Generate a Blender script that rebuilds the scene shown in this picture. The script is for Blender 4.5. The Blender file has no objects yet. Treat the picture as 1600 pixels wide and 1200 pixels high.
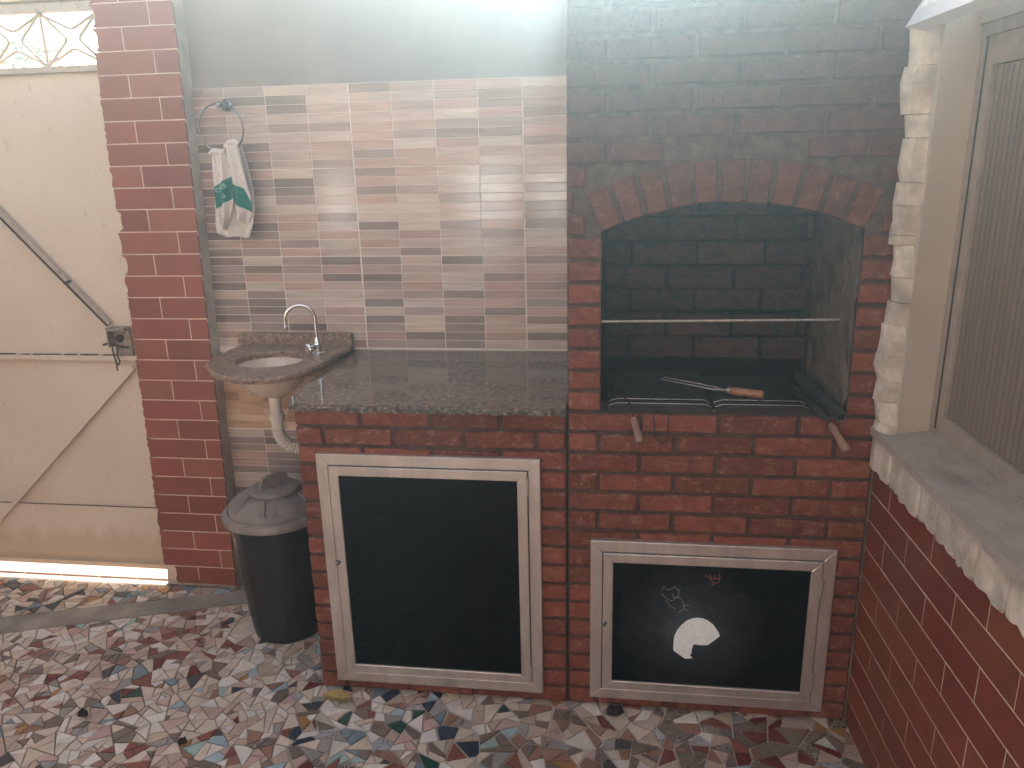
import bpy, math, random
from math import sin, cos, pi, radians, sqrt, atan2, hypot
from mathutils import Vector, Matrix, noise
random.seed(7)
S = bpy.context.scene
# ------------------------------------------------------------------ camera
cam = bpy.data.cameras.new('camera'); co = bpy.data.objects.new('camera', cam); S.collection.objects.link(co)
cam.sensor_width = 36; cam.lens = 27.6; cam.clip_start = .02; cam.clip_end = 400
yaw, pit, rol = -0.13725, -0.28796, -0.02442
fw = Vector((sin(yaw)*cos(pit), cos(yaw)*cos(pit), sin(pit)))
rt = Vector((cos(yaw), -sin(yaw), 0)); up = rt.cross(fw)
r2 = rt*cos(rol)+up*sin(rol); u2 = -rt*sin(rol)+up*cos(rol)
m = Matrix((r2, u2, -fw)).transposed().to_4x4(); m.translation = Vector((.1217, -2.1583, 1.7266))
co.matrix_world = m; S.camera = co
# ------------------------------------------------------------------ light
SUN_EL = 26
w = bpy.data.worlds.new('World'); S.world = w; w.use_nodes = True
nt = w.node_tree; nt.nodes.clear()
sky = nt.nodes.new('ShaderNodeTexSky'); sky.sky_type = 'NISHITA'; sky.sun_disc = False
sky.sun_elevation = radians(SUN_EL); sky.sun_rotation = 0; sky.air_density = 1.2; sky.dust_density = 3
bg = nt.nodes.new('ShaderNodeBackground'); bg.inputs[1].default_value = .15
wo = nt.nodes.new('ShaderNodeOutputWorld'); wb = nt.nodes.new('ShaderNodeMix'); wb.data_type = 'RGBA'; wb.blend_type = 'MULTIPLY'; wb.inputs[0].default_value = 1; wb.inputs[7].default_value = (1, .77, .60, 1)
nt.links.new(sky.outputs[0], wb.inputs[6]); nt.links.new(wb.outputs[2], bg.inputs[0]); nt.links.new(bg.outputs[0], wo.inputs[0])
sl = bpy.data.lights.new('sun', 'SUN'); sl.energy = 5; sl.angle = radians(.5); sl.color = (1, .96, .89)
so = bpy.data.objects.new('sun', sl); S.collection.objects.link(so); so.rotation_euler = (radians(-(90-SUN_EL)), 0, 0); so.location = (0, 6, 8)
S.view_settings.view_transform = 'Standard'; S.view_settings.look = 'None'
S.view_settings.exposure = 2.45; S.view_settings.gamma = 1; S.view_settings.use_curve_mapping = False
S.render.engine = 'CYCLES'
GLARE_DENSITY = .035  # density of the added volume that imitates lens glare

# ------------------------------------------------------------------ materials
def hexc(c): return (c[0], c[1], c[2], 1)
class NM:
    def __init__(s, name):
        s.m = bpy.data.materials.new(name); s.m.use_nodes = True; s.t = s.m.node_tree
        s.b = s.t.nodes['Principled BSDF']; s.N = s.t.nodes; s.L = s.t.links
    def n(s, typ, **k):
        x = s.N.new(typ)
        for a, v in k.items(): setattr(x, a, v)
        return x
    def coord(s, kind='Object'):
        return s.n('ShaderNodeTexCoord').outputs[kind]
    def noise(s, scale, detail=4, vec=None, rough=.6, stretch=None, world=True):
        x = s.n('ShaderNodeTexNoise'); x.inputs['Scale'].default_value = scale; x.inputs['Detail'].default_value = detail
        x.inputs['Roughness'].default_value = rough
        if vec is None:
            vec = s.n('ShaderNodeNewGeometry').outputs['Position'] if world else s.coord()
        if stretch:
            mp = s.n('ShaderNodeMapping'); mp.inputs['Scale'].default_value = stretch; s.L.new(vec, mp.inputs[0]); vec = mp.outputs[0]
        s.L.new(vec, x.inputs['Vector']); return x.outputs['Fac']
    def ramp(s, fac, stops):
        r = s.n('ShaderNodeValToRGB'); e = r.color_ramp.elements
        while len(e) < len(stops): e.new(.5)
        for i, (p, c) in enumerate(stops):
            e[i].position = p; e[i].color = hexc(c) if len(c) == 3 else c
        s.L.new(fac, r.inputs[0]); return r.outputs[0]
    def mix(s, fac, a, b, mode='MIX'):
        x = s.n('ShaderNodeMix', data_type='RGBA', blend_type=mode)
        for sock, v in ((x.inputs[0], fac), (x.inputs[6], a), (x.inputs[7], b)):
            if hasattr(v, 'links'): s.L.new(v, sock)
            elif isinstance(v, (int, float)): sock.default_value = v
            else: sock.default_value = hexc(v)
        return x.outputs[2]
    def rnd(s): return s.n('ShaderNodeObjectInfo').outputs['Random']
    def hsv(s, col, vmin=.8, vmax=1.2, hue=.02):
        h = s.n('ShaderNodeHueSaturation'); r = s.rnd()
        mr = s.n('ShaderNodeMapRange'); mr.inputs[3].default_value = vmin; mr.inputs[4].default_value = vmax; s.L.new(r, mr.inputs[0]); s.L.new(mr.outputs[0], h.inputs['Value'])
        m2 = s.n('ShaderNodeMath', operation='FRACT'); m3 = s.n('ShaderNodeMath', operation='MULTIPLY'); m3.inputs[1].default_value = 7.31
        s.L.new(r, m3.inputs[0]); s.L.new(m3.outputs[0], m2.inputs[0])
        m4 = s.n('ShaderNodeMapRange'); m4.inputs[3].default_value = .5-hue; m4.inputs[4].default_value = .5+hue; s.L.new(m2.outputs[0], m4.inputs[0]); s.L.new(m4.outputs[0], h.inputs['Hue'])
        s.L.new(col, h.inputs['Color']); return h.outputs[0]
    def bump(s, h, strength=.3, dist=.002):
        b = s.n('ShaderNodeBump'); b.inputs['Strength'].default_value = strength; b.inputs['Distance'].default_value = dist
        s.L.new(h, b.inputs['Height']); s.L.new(b.outputs[0], s.b.inputs['Normal'])
    def set(s, col=None, rough=None, metal=None, spec=None):
        for k, v in (('Base Color', col), ('Roughness', rough), ('Metallic', metal), ('Specular IOR Level', spec)):
            if v is None: continue
            if hasattr(v, 'links'): s.L.new(v, s.b.inputs[k])
            else: s.b.inputs[k].default_value = hexc(v) if isinstance(v, tuple) else v
        return s

def simple(name, c, rough=.5, metal=0, var=.15, nscale=12, bs=.1, bd=.001, spec=.5, bscale=60):
    q = NM(name); c2 = tuple(x*(1-var) for x in c); c3 = tuple(min(1, x*(1+var)) for x in c)
    q.set(q.ramp(q.noise(nscale), [(.35, c2), (.65, c3)]), rough, metal, spec)
    if bs: q.bump(q.noise(bscale), bs, bd)
    return q.m
M = {}
def brickmat(name, a, b, smear, smin=.565):
    q = NM(name); base = q.ramp(q.noise(22, 5), [(.3, a), (.7, b)]); base = q.hsv(base, .72, 1.22, .005)
    sm = q.ramp(q.noise(24, 7, rough=.8, stretch=(1, 1, 1.6)), [(smin-.04, (0, 0, 0)), (smin+.10, (.8, .8, .8))])
    col = q.mix(sm, base, smear)
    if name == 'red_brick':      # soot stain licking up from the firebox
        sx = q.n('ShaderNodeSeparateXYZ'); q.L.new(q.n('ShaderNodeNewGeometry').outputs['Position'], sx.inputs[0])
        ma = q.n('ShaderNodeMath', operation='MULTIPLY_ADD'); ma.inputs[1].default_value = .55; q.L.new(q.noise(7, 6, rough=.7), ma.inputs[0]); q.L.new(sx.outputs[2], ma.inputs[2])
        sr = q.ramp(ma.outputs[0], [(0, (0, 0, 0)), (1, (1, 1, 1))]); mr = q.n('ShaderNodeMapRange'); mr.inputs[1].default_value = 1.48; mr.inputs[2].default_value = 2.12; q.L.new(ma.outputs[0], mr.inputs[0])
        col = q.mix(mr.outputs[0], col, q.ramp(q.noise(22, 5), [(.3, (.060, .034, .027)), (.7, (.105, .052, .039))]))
    pit = q.ramp(q.noise(120, 3), [(.28, (.45, .45, .45)), (.42, (1, 1, 1))]); col = q.mix(1, col, pit, 'MULTIPLY')
    q.set(col, .82, 0, .3); q.bump(q.noise(90, 6), .6, .003); return q.m
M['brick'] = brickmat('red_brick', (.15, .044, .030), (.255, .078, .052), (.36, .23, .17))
M['brick_smoked'] = brickmat('smoke_darkened_brick', (.060, .034, .027), (.105, .052, .039), (.16, .12, .10), .6)
M['brick_soot'] = brickmat('sooty_brick', (.055, .034, .028), (.11, .06, .047), (.02, .02, .02), .5)
q = NM('mortar'); q.set(q.ramp(q.noise(35, 6), [(.3, (.055, .034, .025)), (.75, (.135, .088, .064))]), .95); q.bump(q.noise(70, 6), .9, .004); M['mortar'] = q.m
q = NM('soot'); q.set(q.ramp(q.noise(9, 5), [(.3, (.006, .006, .007)), (.8, (.022, .019, .018))]), .95, 0, .1); q.bump(q.noise(60, 6), .6, .004); M['soot'] = q.m
q = NM('stained_render'); q.set(q.ramp(q.noise(11, 6), [(.3, (.09, .065, .052)), (.7, (.24, .18, .145))]), .9); q.bump(q.noise(30, 6), .9, .006); M['render'] = q.m
def tilered(name, c):
    q = NM(name); base = q.ramp(q.noise(8, 3), [(.3, tuple(x*.88 for x in c)), (.7, tuple(x*1.1 for x in c))]); base = q.hsv(base, .85, 1.12, .008); dd = q.ramp(q.noise(45, 7, rough=.8), [(.60, (0, 0, 0)), (.70, (.45, .45, .45))]); base = q.mix(dd, base, (.34, .22, .17))
    q.set(base, q.ramp(q.noise(25, 4), [(.3, (.28,)*3), (.7, (.42,)*3)]), 0, .45); q.bump(q.noise(14, 3), .12, .002); return q.m
M['tile_red'] = tilered('red_glazed_tile', (.27, .083, .055))
M['tile_red_dark'] = tilered('oxblood_glazed_tile', (.215, .055, .033))
M['grout_cream'] = simple('cream_grout', (.66, .52, .42), .9, var=.12)
M['cement'] = simple('grey_cement', (.26, .23, .20), .92, var=.3, nscale=9, bs=.7, bd=.004)
M['cement_pale'] = simple('pale_cement', (.50, .43, .37), .92, var=.2, nscale=9, bs=.6, bd=.004)
M['cement_floor'] = simple('smooth_cement', (.27, .235, .20), .8, var=.3, nscale=7, bs=.3, bd=.002)
M['plaster'] = simple('pale_plaster', (.28, .245, .22), .9, var=.07, nscale=5, bs=.2, bd=.002)
def mosaic(name, c):
    q = NM(name); st = q.noise(55, 3, stretch=(.12, 1, 1.6)); base = q.ramp(st, [(.32, tuple(x*.80 for x in c)), (.68, tuple(min(1, x*1.13) for x in c))])
    base = q.hsv(base, .9, 1.08, .006)
    q.set(base, .10, 0, .8)
    a = q.noise(5, 1); q.bump(a, .08, .003); return q.m
M['mz'] = [mosaic('mosaic_'+n, c) for n, c in (('beige', (.46, .35, .30)), ('rose_beige', (.42, .275, .235)), ('pale_sand', (.50, .41, .355)), ('grey_taupe', (.30, .225, .20)), ('dark_taupe', (.205, .15, .132)))]
M['mz_orange'] = [mosaic('mosaic_'+n, c) for n, c in (('peach', (.55, .35, .22)), ('apricot', (.42, .23, .14)), ('pale_peach', (.66, .46, .32)))]
M['grout_white'] = simple('white_grout', (.70, .60, .54), .7, var=.06)
def granite(name, a, b, c, rough, sc=90):
    q = NM(name); n1 = q.ramp(q.noise(sc, 8, rough=.8), [(.38, a), (.52, b), (.66, c)])
    v = q.n('ShaderNodeTexVoronoi'); v.inputs['Scale'].default_value = sc*2.2; q.L.new(q.n('ShaderNodeNewGeometry').outputs['Position'], v.inputs['Vector'])
    sp = q.ramp(v.outputs['Distance'], [(.16, (.25, .22, .2)), (.3, (1, 1, 1))])
    q.set(q.mix(.8, n1, sp, 'MULTIPLY'), rough, 0, .55); q.bump(q.noise(sc), .15, .001); return q.m
M['granite'] = granite('dark_granite', (.055, .034, .024), (.155, .098, .068), (.29, .20, .15), .05, 60)
M['granite_edge'] = granite('rough_granite_edge', (.03, .028, .026), (.15, .125, .105), (.42, .37, .32), .75, 60)
M['granite_sink'] = granite('brown_granite', (.10, .058, .038), (.27, .18, .13), (.46, .34, .26), .35, 60)
q = NM('brushed_aluminium'); q.set(q.ramp(q.noise(20, 4, stretch=(1, 1, .3)), [(.3, (.50, .455, .42)), (.7, (.66, .61, .57))]), q.ramp(q.noise(16, 4), [(.3, (.34,)*3), (.7, (.5,)*3)]), .75); q.bump(q.noise(200, 2), .05, .0005); M['alu'] = q.m
q = NM('dull_aluminium'); q.set(q.ramp(q.noise(20, 4), [(.3, (.42, .36, .31)), (.7, (.54, .47, .41))]), .45, .4); M['alu_dull'] = q.m
q = NM('black_glass'); q.set(q.ramp(q.noise(6, 5), [(.4, (.0025, .0027, .0035)), (.75, (.006, .0065, .009))]), .09, 0, .12); M['panel'] = q.m
q = NM('black_glass_painted_glow'); vd = q.n('ShaderNodeVectorMath', operation='DISTANCE'); vd.inputs[1].default_value = (.36, -.014, .31); q.L.new(q.n('ShaderNodeNewGeometry').outputs['Position'], vd.inputs[0])
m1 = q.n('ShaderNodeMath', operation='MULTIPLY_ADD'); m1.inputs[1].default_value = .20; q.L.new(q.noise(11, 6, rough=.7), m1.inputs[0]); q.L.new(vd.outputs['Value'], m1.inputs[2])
q.set(q.ramp(m1.outputs[0], [(.12, (.085, .105, .125)), (.20, (.030, .037, .045)), (.33, (.003, .0035, .0045))]), q.ramp(q.noise(9, 5), [(.4, (.1,)*3), (.7, (.35,)*3)]), 0, .15); M['panel2'] = q.m  # pale halo paints the glow around the reflection into the panel colour
M['reflection_white'] = simple('white_painted_reflection', (.86, .94, .98), .5, var=.06, nscale=60, bs=.4, bd=.001)  # near-white colour of the painted reflection on the low door
M['reflection_line_pale'] = simple('pale_reflection_line', (.30, .27, .21), .6, var=.1)
M['reflection_line_red'] = simple('red_reflection_line', (.42, .15, .13), .6, var=.1)
q = NM('gate_paint'); base = q.ramp(q.noise(1.6, 4), [(.35, (.62, .51, .41)), (.7, (.70, .60, .49))])
st = q.ramp(q.noise(30, 6, stretch=(1, 1, .5), rough=.8), [(.60, (0, 0, 0)), (.72, (.7, .7, .7))]); sx = q.n('ShaderNodeSeparateXYZ'); q.L.new(q.n('ShaderNodeNewGeometry').outputs['Position'], sx.inputs[0])
ma = q.n('ShaderNodeMath', operation='MULTIPLY_ADD'); ma.inputs[1].default_value = -.30; q.L.new(q.noise(9, 6, rough=.75, stretch=(1, 1, .4)), ma.inputs[0]); q.L.new(sx.outputs[2], ma.inputs[2])
gr = q.ramp(ma.outputs[0], [(0, (.6, .6, .6)), (.07, (0, 0, 0))]); base = q.mix(gr, base, (.46, .34, .23))
q.set(q.mix(st, base, (.32, .2, .12)), .5, 0, .4); q.bump(q.noise(4, 3), .3, .006); M['gate'] = q.m
q = NM('rail_paint'); st = q.ramp(q.noise(45, 6, rough=.8), [(.55, (0, 0, 0)), (.68, (.8, .8, .8))]); q.set(q.mix(st, (.46, .385, .32), (.14, .085, .055)), .55); M['rail'] = q.m
M['rust'] = simple('rusty_dark_steel', (.085, .055, .042), .7, .5, var=.4, nscale=40, bs=.5)
M['lockpaint'] = simple('scuffed_lock_paint', (.30, .25, .21), .5, .3, var=.4, nscale=60)
M['lintel'] = simple('yellowed_paint', (.62, .50, .32), .6, var=.1)
M['chrome'] = simple('chrome', (.75, .74, .73), .12, 1, var=.03, bs=0)
M['darkchrome'] = simple('dark_chrome', (.25, .25, .25), .25, 1, var=.1, bs=0)
M['porcelain'] = simple('cream_porcelain', (.68, .56, .46), .15, var=.03, bs=0)
M['pvc'] = simple('white_pvc', (.68, .62, .55), .35, var=.06)
q = NM('black_plastic'); q.set(q.ramp(q.noise(14, 5, stretch=(1, 1, .4)), [(.4, (.007, .007, .008)), (.78, (.035, .032, .030))]), q.ramp(q.noise(18, 5), [(.35, (.28,)*3), (.7, (.5,)*3)]), 0, .45); q.bump(q.noise(30), .2, .002); M['plastic'] = q.m
q = NM('dusty_grey_plastic'); q.set(q.ramp(q.noise(18, 6, rough=.7), [(.32, (.17, .14, .13)), (.7, (.31, .265, .245))]), .62, 0, .35); q.bump(q.noise(40), .3, .002); M['lid'] = q.m
q = NM('terry_cloth'); q.set(q.ramp(q.noise(160, 3), [(.3, (.56, .49, .44)), (.7, (.74, .67, .61))]), .95, 0, .1); q.bump(q.noise(260, 3), .8, .002); M['towel'] = q.m
q = NM('green_terry_cloth'); q.set(q.ramp(q.noise(160, 3), [(.3, (.012, .12, .095)), (.7, (.03, .20, .165))]), .95, 0, .1); q.bump(q.noise(260, 3), .8, .002); M['towel_green'] = q.m
M['print'] = simple('pale_green_print', (.30, .52, .46), .9, var=.1)
M['stone'] = simple('cream_painted_stone', (.54, .47, .39), .85, var=.28, nscale=14, bs=.6, bd=.004, bscale=30)
M['cream_wall'] = simple('cream_wall_paint', (.56, .49, .41), .8, var=.06, nscale=5, bs=.2, bd=.002)
q = NM('grey_marble'); v = q.noise(5, 7, rough=.7, stretch=(1, .5, 1)); q.set(q.ramp(v, [(.35, (.28, .235, .20)), (.5, (.46, .40, .35)), (.56, (.36, .31, .27)), (.8, (.54, .48, .425))]), .45); M['marble'] = q.m
q = NM('ribbed_glass'); q.set((.17, .135, .11), .09, 0, 1.0); q.b.inputs['Coat Weight'].default_value = .6; q.b.inputs['Coat Roughness'].default_value = .08; M['rib'] = q.m
q = NM('frosted_glazing'); q.set((.9, .94, .97), .35, 0, .5); q.b.inputs['Transmission Weight'].default_value = .75; M['frost'] = q.m
M['white_frame'] = simple('white_frame_paint', (.82, .83, .84), .4, var=.03)
M['wood'] = simple('turned_wood', (.33, .155, .085), .5, var=.25, nscale=30)
M['wood_pale'] = simple('weathered_wood', (.26, .15, .105), .7, var=.3, nscale=40)
M['wire'] = simple('blackened_wire', (.045, .04, .038), .4, .6, var=.4, nscale=60)
M['steel'] = simple('worn_steel', (.42, .38, .35), .38, .9, var=.2, nscale=50)
M['tube'] = simple('greenish_steel_tube', (.10, .105, .095), .55, .4, var=.25, nscale=30)
M['ash'] = simple('black_ash', (.012, .011, .011), .95, var=.5, nscale=30, bs=1, bd=.01)
M['concrete'] = simple('concrete', (.30, .285, .27), .9, var=.15, nscale=2)
M['ceiling'] = simple('white_ceiling_paint', (.62, .60, .57), .9, var=.05, nscale=2)
M['leafg'] = simple('bush_leaf', (.055, .12, .03), .6, var=.5, nscale=3, bs=0)
M['bark'] = simple('bark', (.11, .075, .05), .9, var=.3, nscale=20)
M['dryleaf'] = simple('dry_leaf', (.30, .22, .07), .7, var=.3, nscale=30)
M['debris'] = simple('charcoal', (.012, .011, .010), .8, var=.4)
M['house_wall'] = simple('courtyard_wall', (.60, .50, .41), .85, var=.06, nscale=2)
M['brown_wall'] = simple('brown_wall_paint', (.27, .18, .13), .8, var=.1)
M['dark_gap'] = simple('dark_room', (.05, .042, .036), .9, var=.2)
M['dark_paint'] = simple('dark_brown_paint', (.10, .06, .045), .6, var=.1)
M['grout_floor'] = None
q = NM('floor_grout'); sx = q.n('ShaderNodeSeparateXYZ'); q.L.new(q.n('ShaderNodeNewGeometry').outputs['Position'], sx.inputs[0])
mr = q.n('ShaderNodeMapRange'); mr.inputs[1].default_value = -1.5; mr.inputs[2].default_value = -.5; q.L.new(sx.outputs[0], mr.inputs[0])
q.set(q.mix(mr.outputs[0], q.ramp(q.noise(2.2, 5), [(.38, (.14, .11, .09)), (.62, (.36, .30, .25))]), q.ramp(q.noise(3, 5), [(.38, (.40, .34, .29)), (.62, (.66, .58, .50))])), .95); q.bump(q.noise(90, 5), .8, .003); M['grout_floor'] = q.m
def floormat(name, c, pattern=0):
    q = NM(name); base = q.ramp(q.noise(16, 5), [(.3, tuple(x*.84 for x in c)), (.7, tuple(min(1, x*1.1) for x in c))]); base = q.hsv(base, .86, 1.12, .01)
    if pattern:
        v = q.n('ShaderNodeTexNoise'); v.inputs['Scale'].default_value = 75 if pattern == 1 else 55; v.inputs['Detail'].default_value = 1; v.inputs['Distortion'].default_value = 2.5
        q.L.new(q.n('ShaderNodeNewGeometry').outputs['Position'], v.inputs['Vector'])
        ln = q.ramp(v.outputs['Fac'], [(.44, (0, 0, 0)), (.47, (1, 1, 1)), (.52, (1, 1, 1)), (.55, (0, 0, 0))])
        base = q.mix(ln, base, (.07, .08, .12) if pattern == 1 else (.5, .45, .4))
    dirt = q.ramp(q.noise(38, 6, rough=.8), [(.60, (0, 0, 0)), (.74, (.6, .6, .6))]); base = q.mix(dirt, base, (.10, .078, .062))
    q.set(base, q.ramp(q.noise(20, 5), [(.3, (.16,)*3), (.7, (.5,)*3)]), 0, .5); q.bump(q.noise(50, 4), .25, .0015); return q.m
FC = dict(cream=(.60, .50, .40), white=(.68, .62, .56), sand=(.47, .36, .28), taupe=(.20, .15, .12), terracotta=(.24, .085, .06), brown=(.29, .16, .11),
          navy=(.035, .045, .075), slate=(.19, .24, .28), sky=(.34, .44, .48), green=(.018, .065, .05), mustard=(.38, .21, .075), maroon=(.15, .032, .028),
          grey=(.32, .29, .27), aqua=(.33, .46, .41), charcoal=(.07, .065, .065), pink=(.52, .36, .31))
FM = {k: floormat('floor_'+k, v) for k, v in FC.items()}
FM['print_blue'] = floormat('floor_scroll_print', (.55, .52, .50), 1); FM['print_brown'] = floormat('floor_dark_print', (.12, .075, .055), 2)

# ------------------------------------------------------------------ mesh helpers
class MB:
    def __init__(s): s.v = []; s.f = []; s.mi = []
    def add(s, vs, fs, mi=0):
        o = len(s.v); s.v += [tuple(p) for p in vs]; s.f += [tuple(i+o for i in f) for f in fs]; s.mi += [mi]*len(fs); return s
    def box(s, x0, x1, y0, y1, z0, z1, mi=0):
        return s.add([(x0, y0, z0), (x1, y0, z0), (x1, y1, z0), (x0, y1, z0), (x0, y0, z1), (x1, y0, z1), (x1, y1, z1), (x0, y1, z1)],
                     [(0, 3, 2, 1), (4, 5, 6, 7), (0, 1, 5, 4), (1, 2, 6, 5), (2, 3, 7, 6), (3, 0, 4, 7)], mi)
    def prism(s, poly, axis, a, b, mi=0):
        # poly = 2D points in the two other axes (x,z for 'y'; x,y for 'z'; y,z for 'x')
        def P(p, t): return {'y': (p[0], t, p[1]), 'z': (p[0], p[1], t), 'x': (t, p[0], p[1])}[axis]
        n = len(poly); vs = [P(p, a) for p in poly]+[P(p, b) for p in poly]
        fs = [tuple(range(n)), tuple(range(2*n-1, n-1, -1))]+[((i+1) % n, i, i+n, (i+1) % n+n) for i in range(n)]
        return s.add(vs, fs, mi)
    def tube(s, path, r, seg=10, cap=True, mi=0, closed=False):
        path = [Vector(p) for p in path]; n = len(path); rs = r if isinstance(r, (list, tuple)) else [r]*n
        vs = []; prev = None
        for i, p in enumerate(path):
            if closed: t = path[(i+1) % n]-path[i-1]
            else: t = (path[min(i+1, n-1)]-path[max(i-1, 0)])
            t.normalize()
            if prev is None:
                a = Vector((0, 0, 1)) if abs(t.z) < .9 else Vector((1, 0, 0)); u = t.cross(a).normalized()
            else:
                u = (prev-t*prev.dot(t)).normalized()
            prev = u; v = t.cross(u)
            for k in range(seg):
                an = 2*pi*k/seg; vs.append(p+(u*cos(an)+v*sin(an))*rs[i])
        fs = []
        for i in range(n if closed else n-1):
            j = (i+1) % n
            for k in range(seg): fs.append((i*seg+k, i*seg+(k+1) % seg, j*seg+(k+1) % seg, j*seg+k))
        if cap and not closed: fs += [tuple(range(seg-1, -1, -1)), tuple((n-1)*seg+k for k in range(seg))]
        return s.add(vs, fs, mi)
    def lathe(s, prof, c, seg=40, mi=0, squash=1, caps=True):
        vs = []; n = len(prof)
        for (r, z) in prof:
            for k in range(seg): a = 2*pi*k/seg; vs.append((c[0]+r*cos(a), c[1]+r*sin(a)*squash, c[2]+z))
        fs = [(i*seg+k, i*seg+(k+1) % seg, (i+1)*seg+(k+1) % seg, (i+1)*seg+k) for i in range(n-1) for k in range(seg)]
        if caps: fs += [tuple(range(seg-1, -1, -1)), tuple((n-1)*seg+k for k in range(seg))]
        return s.add(vs, fs, mi)
    def mesh(s, name, mats, smooth=False):
        me = bpy.data.meshes.new(name); me.from_pydata(s.v, [], s.f); me.validate()
        for mm in (mats if isinstance(mats, list) else [mats]): me.materials.append(mm)
        if len(me.polygons) == len(s.mi): me.polygons.foreach_set('material_index', s.mi)
        if smooth:
            me.polygons.foreach_set('use_smooth', [True]*len(me.polygons))
            try: me.set_sharp_from_angle(angle=radians(38))
            except Exception: pass
        me.update(); return me
    def build(s, name, mats, parent=None, smooth=False, loc=(0, 0, 0), rot=(0, 0, 0)):
        return link(name, s.mesh(name, mats, smooth), parent, loc, rot)
def link(name, me, parent=None, loc=(0, 0, 0), rot=(0, 0, 0)):
    o = bpy.data.objects.new(name, me); S.collection.objects.link(o); o.location = loc; o.rotation_euler = rot
    if parent: o.parent = parent
    return o
def thing(name, label, cat, loc=(0, 0, 0), rz=0, group=None, me=None):
    o = link(name, me, None, loc, (0, 0, rz)); return tag(o, label, cat, group)
def tag(o, label, cat, group=None):
    o['label'] = label; o['category'] = cat
    if group: o['group'] = group
    return o
def struct(o): o['kind'] = 'structure'; return o
def box(*a): return MB().box(*a)

def block_mesh(L, H, D, c, jit, rng, ns=5, name='block', mat=None):
    """block lying along +x, its worn front face towards -y"""
    xs = [0, c]+[L*(i+1)/(ns-3) for i in range(ns-4)]+[L-c, L]
    vs = []
    for i, x in enumerate(xs):
        e = i in (0, len(xs)-1); d = c if e else 0
        def j(): return rng.uniform(-jit, jit)
        sec = [(D, 0), (c+j(), j()), (d+j(), c+j()), (d+j(), H-c+j()), (c+j(), H+j()), (D, H)]
        vs += [(x+(0 if e else j()*.5)+(j()*.8 if e else 0), y, z) for (y, z) in sec]
    n = 6; fs = []
    for i in range(len(xs)-1):
        for k in range(5): fs.append((i*n+k, i*n+k+1, (i+1)*n+k+1, (i+1)*n+k))
    fs += [tuple(range(n)), tuple((len(xs)-1)*n+k for k in range(n-1, -1, -1))]
    fs = [tuple(reversed(f)) for f in fs]
    mb = MB(); mb.add(vs, fs); return mb.mesh(name, mat)
_bc = {}
rb = random.Random(11)
def block(name, parent, x, y, z, L, H, D=.05, c=.004, jit=.0016, mat=None, nvar=4, rot=0, var_z=0, proud=.0015):
    key = (round(L, 3), round(H, 4), D, c, jit, mat.name, rb.randrange(nvar))
    if key not in _bc: _bc[key] = block_mesh(key[0], key[1], D, c, jit, rb, name=name, mat=mat)
    p = rb.uniform(-proud, proud)
    off = (0, p) if rot == 0 else (p, 0)
    return link(name, _bc[key], parent, (x+off[0], y+off[1], z), (0, 0, rot))

# ------------------------------------------------------------------ ground and floor
ground = struct(box(-14, 14, -14, 14, -.30, -.035).build('ground', M['concrete']))
FX0, FX1, FY0, FY1 = -3.7, .96, -3.3, .56
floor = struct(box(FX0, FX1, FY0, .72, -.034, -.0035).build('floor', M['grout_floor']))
pavement = struct(box(FX0, 3.0, -6.2, FY0, -.034, -.004).build('paving', M['concrete']))
# the smooth cement band that crosses the mosaic
def band_lo(x): return .172+(x+2.205)*.340
def band_hi(x): return .274+(x+2.288)*.320
bx = [FX0+i*(-1.10-FX0)/40 for i in range(41)]
rr = random.Random(3)
pts_lo = [(x, band_lo(x)+rr.uniform(-.006, .006)) for x in bx]; pts_hi = [(x, band_hi(x)+rr.uniform(-.006, .006)) for x in bx]
struct(MB().prism(pts_lo+pts_hi[::-1], 'z', -.0034, .0012).build('cement_strip', M['cement_floor'], floor))

def clip(poly, nx, ny, d):     # keep nx*x+ny*y <= d
    out = []; n = len(poly)
    for i in range(n):
        a, b = poly[i], poly[(i+1) % n]; da = nx*a[0]+ny*a[1]-d; db = nx*b[0]+ny*b[1]-d
        if da <= 0: out.append(a)
        if (da < 0 < db) or (db < 0 < da):
            t = da/(da-db); out.append((a[0]+(b[0]-a[0])*t, a[1]+(b[1]-a[1])*t))
    return out
def area(p): return .5*abs(sum(p[i][0]*p[(i+1) % len(p)][1]-p[(i+1) % len(p)][0]*p[i][1] for i in range(len(p))))
rf = random.Random(21)
seeds = []; cell = {}
CS = .13
def spacing(x, y):
    s = .105 if x < -.6 else (.11 if x < 0 else .125)
    return s*(1.0+.25*noise.noise(Vector((x*3.1, y*3.1, 2))))
tries = 0
target = 12000
while tries < target:
    tries += 1
    x = rf.uniform(FX0, FX1); y = rf.uniform(FY0, FY1); s = spacing(x, y)*rf.uniform(.62, 1.25)
    ci, cj = int(x//CS), int(y//CS); ok = True
    for a in (-1, 0, 1):
        for b in (-1, 0, 1):
            for k in cell.get((ci+a, cj+b), ()):
                q_ = seeds[k]
                if hypot(q_[0]-x, (q_[1]-y)*1.15) < .5*(s+q_[2]): ok = False; break
            if not ok: break
        if not ok: break
    if ok: cell.setdefault((ci, cj), []).append(len(seeds)); seeds.append((x, y, s))
LEFTW = dict(cream=36, white=30, sand=12, pink=5, taupe=5, terracotta=2.5, brown=3, slate=3, sky=1.5, charcoal=1.5, navy=1.2, green=.6, maroon=1, grey=5, aqua=1, mustard=1)
MIDW = dict(cream=22, white=22, sand=12, pink=6, taupe=9, terracotta=4, brown=4, slate=3, sky=3, charcoal=1.5, navy=2.5, green=2.5, maroon=3, grey=6, aqua=3, mustard=3, print_blue=5, print_brown=2)
RIGHTW = dict(cream=10, white=6, sand=18, pink=8, taupe=28, terracotta=4, brown=13, sky=1.5, charcoal=1, maroon=5, grey=9, mustard=4, print_blue=2, print_brown=4)
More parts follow.
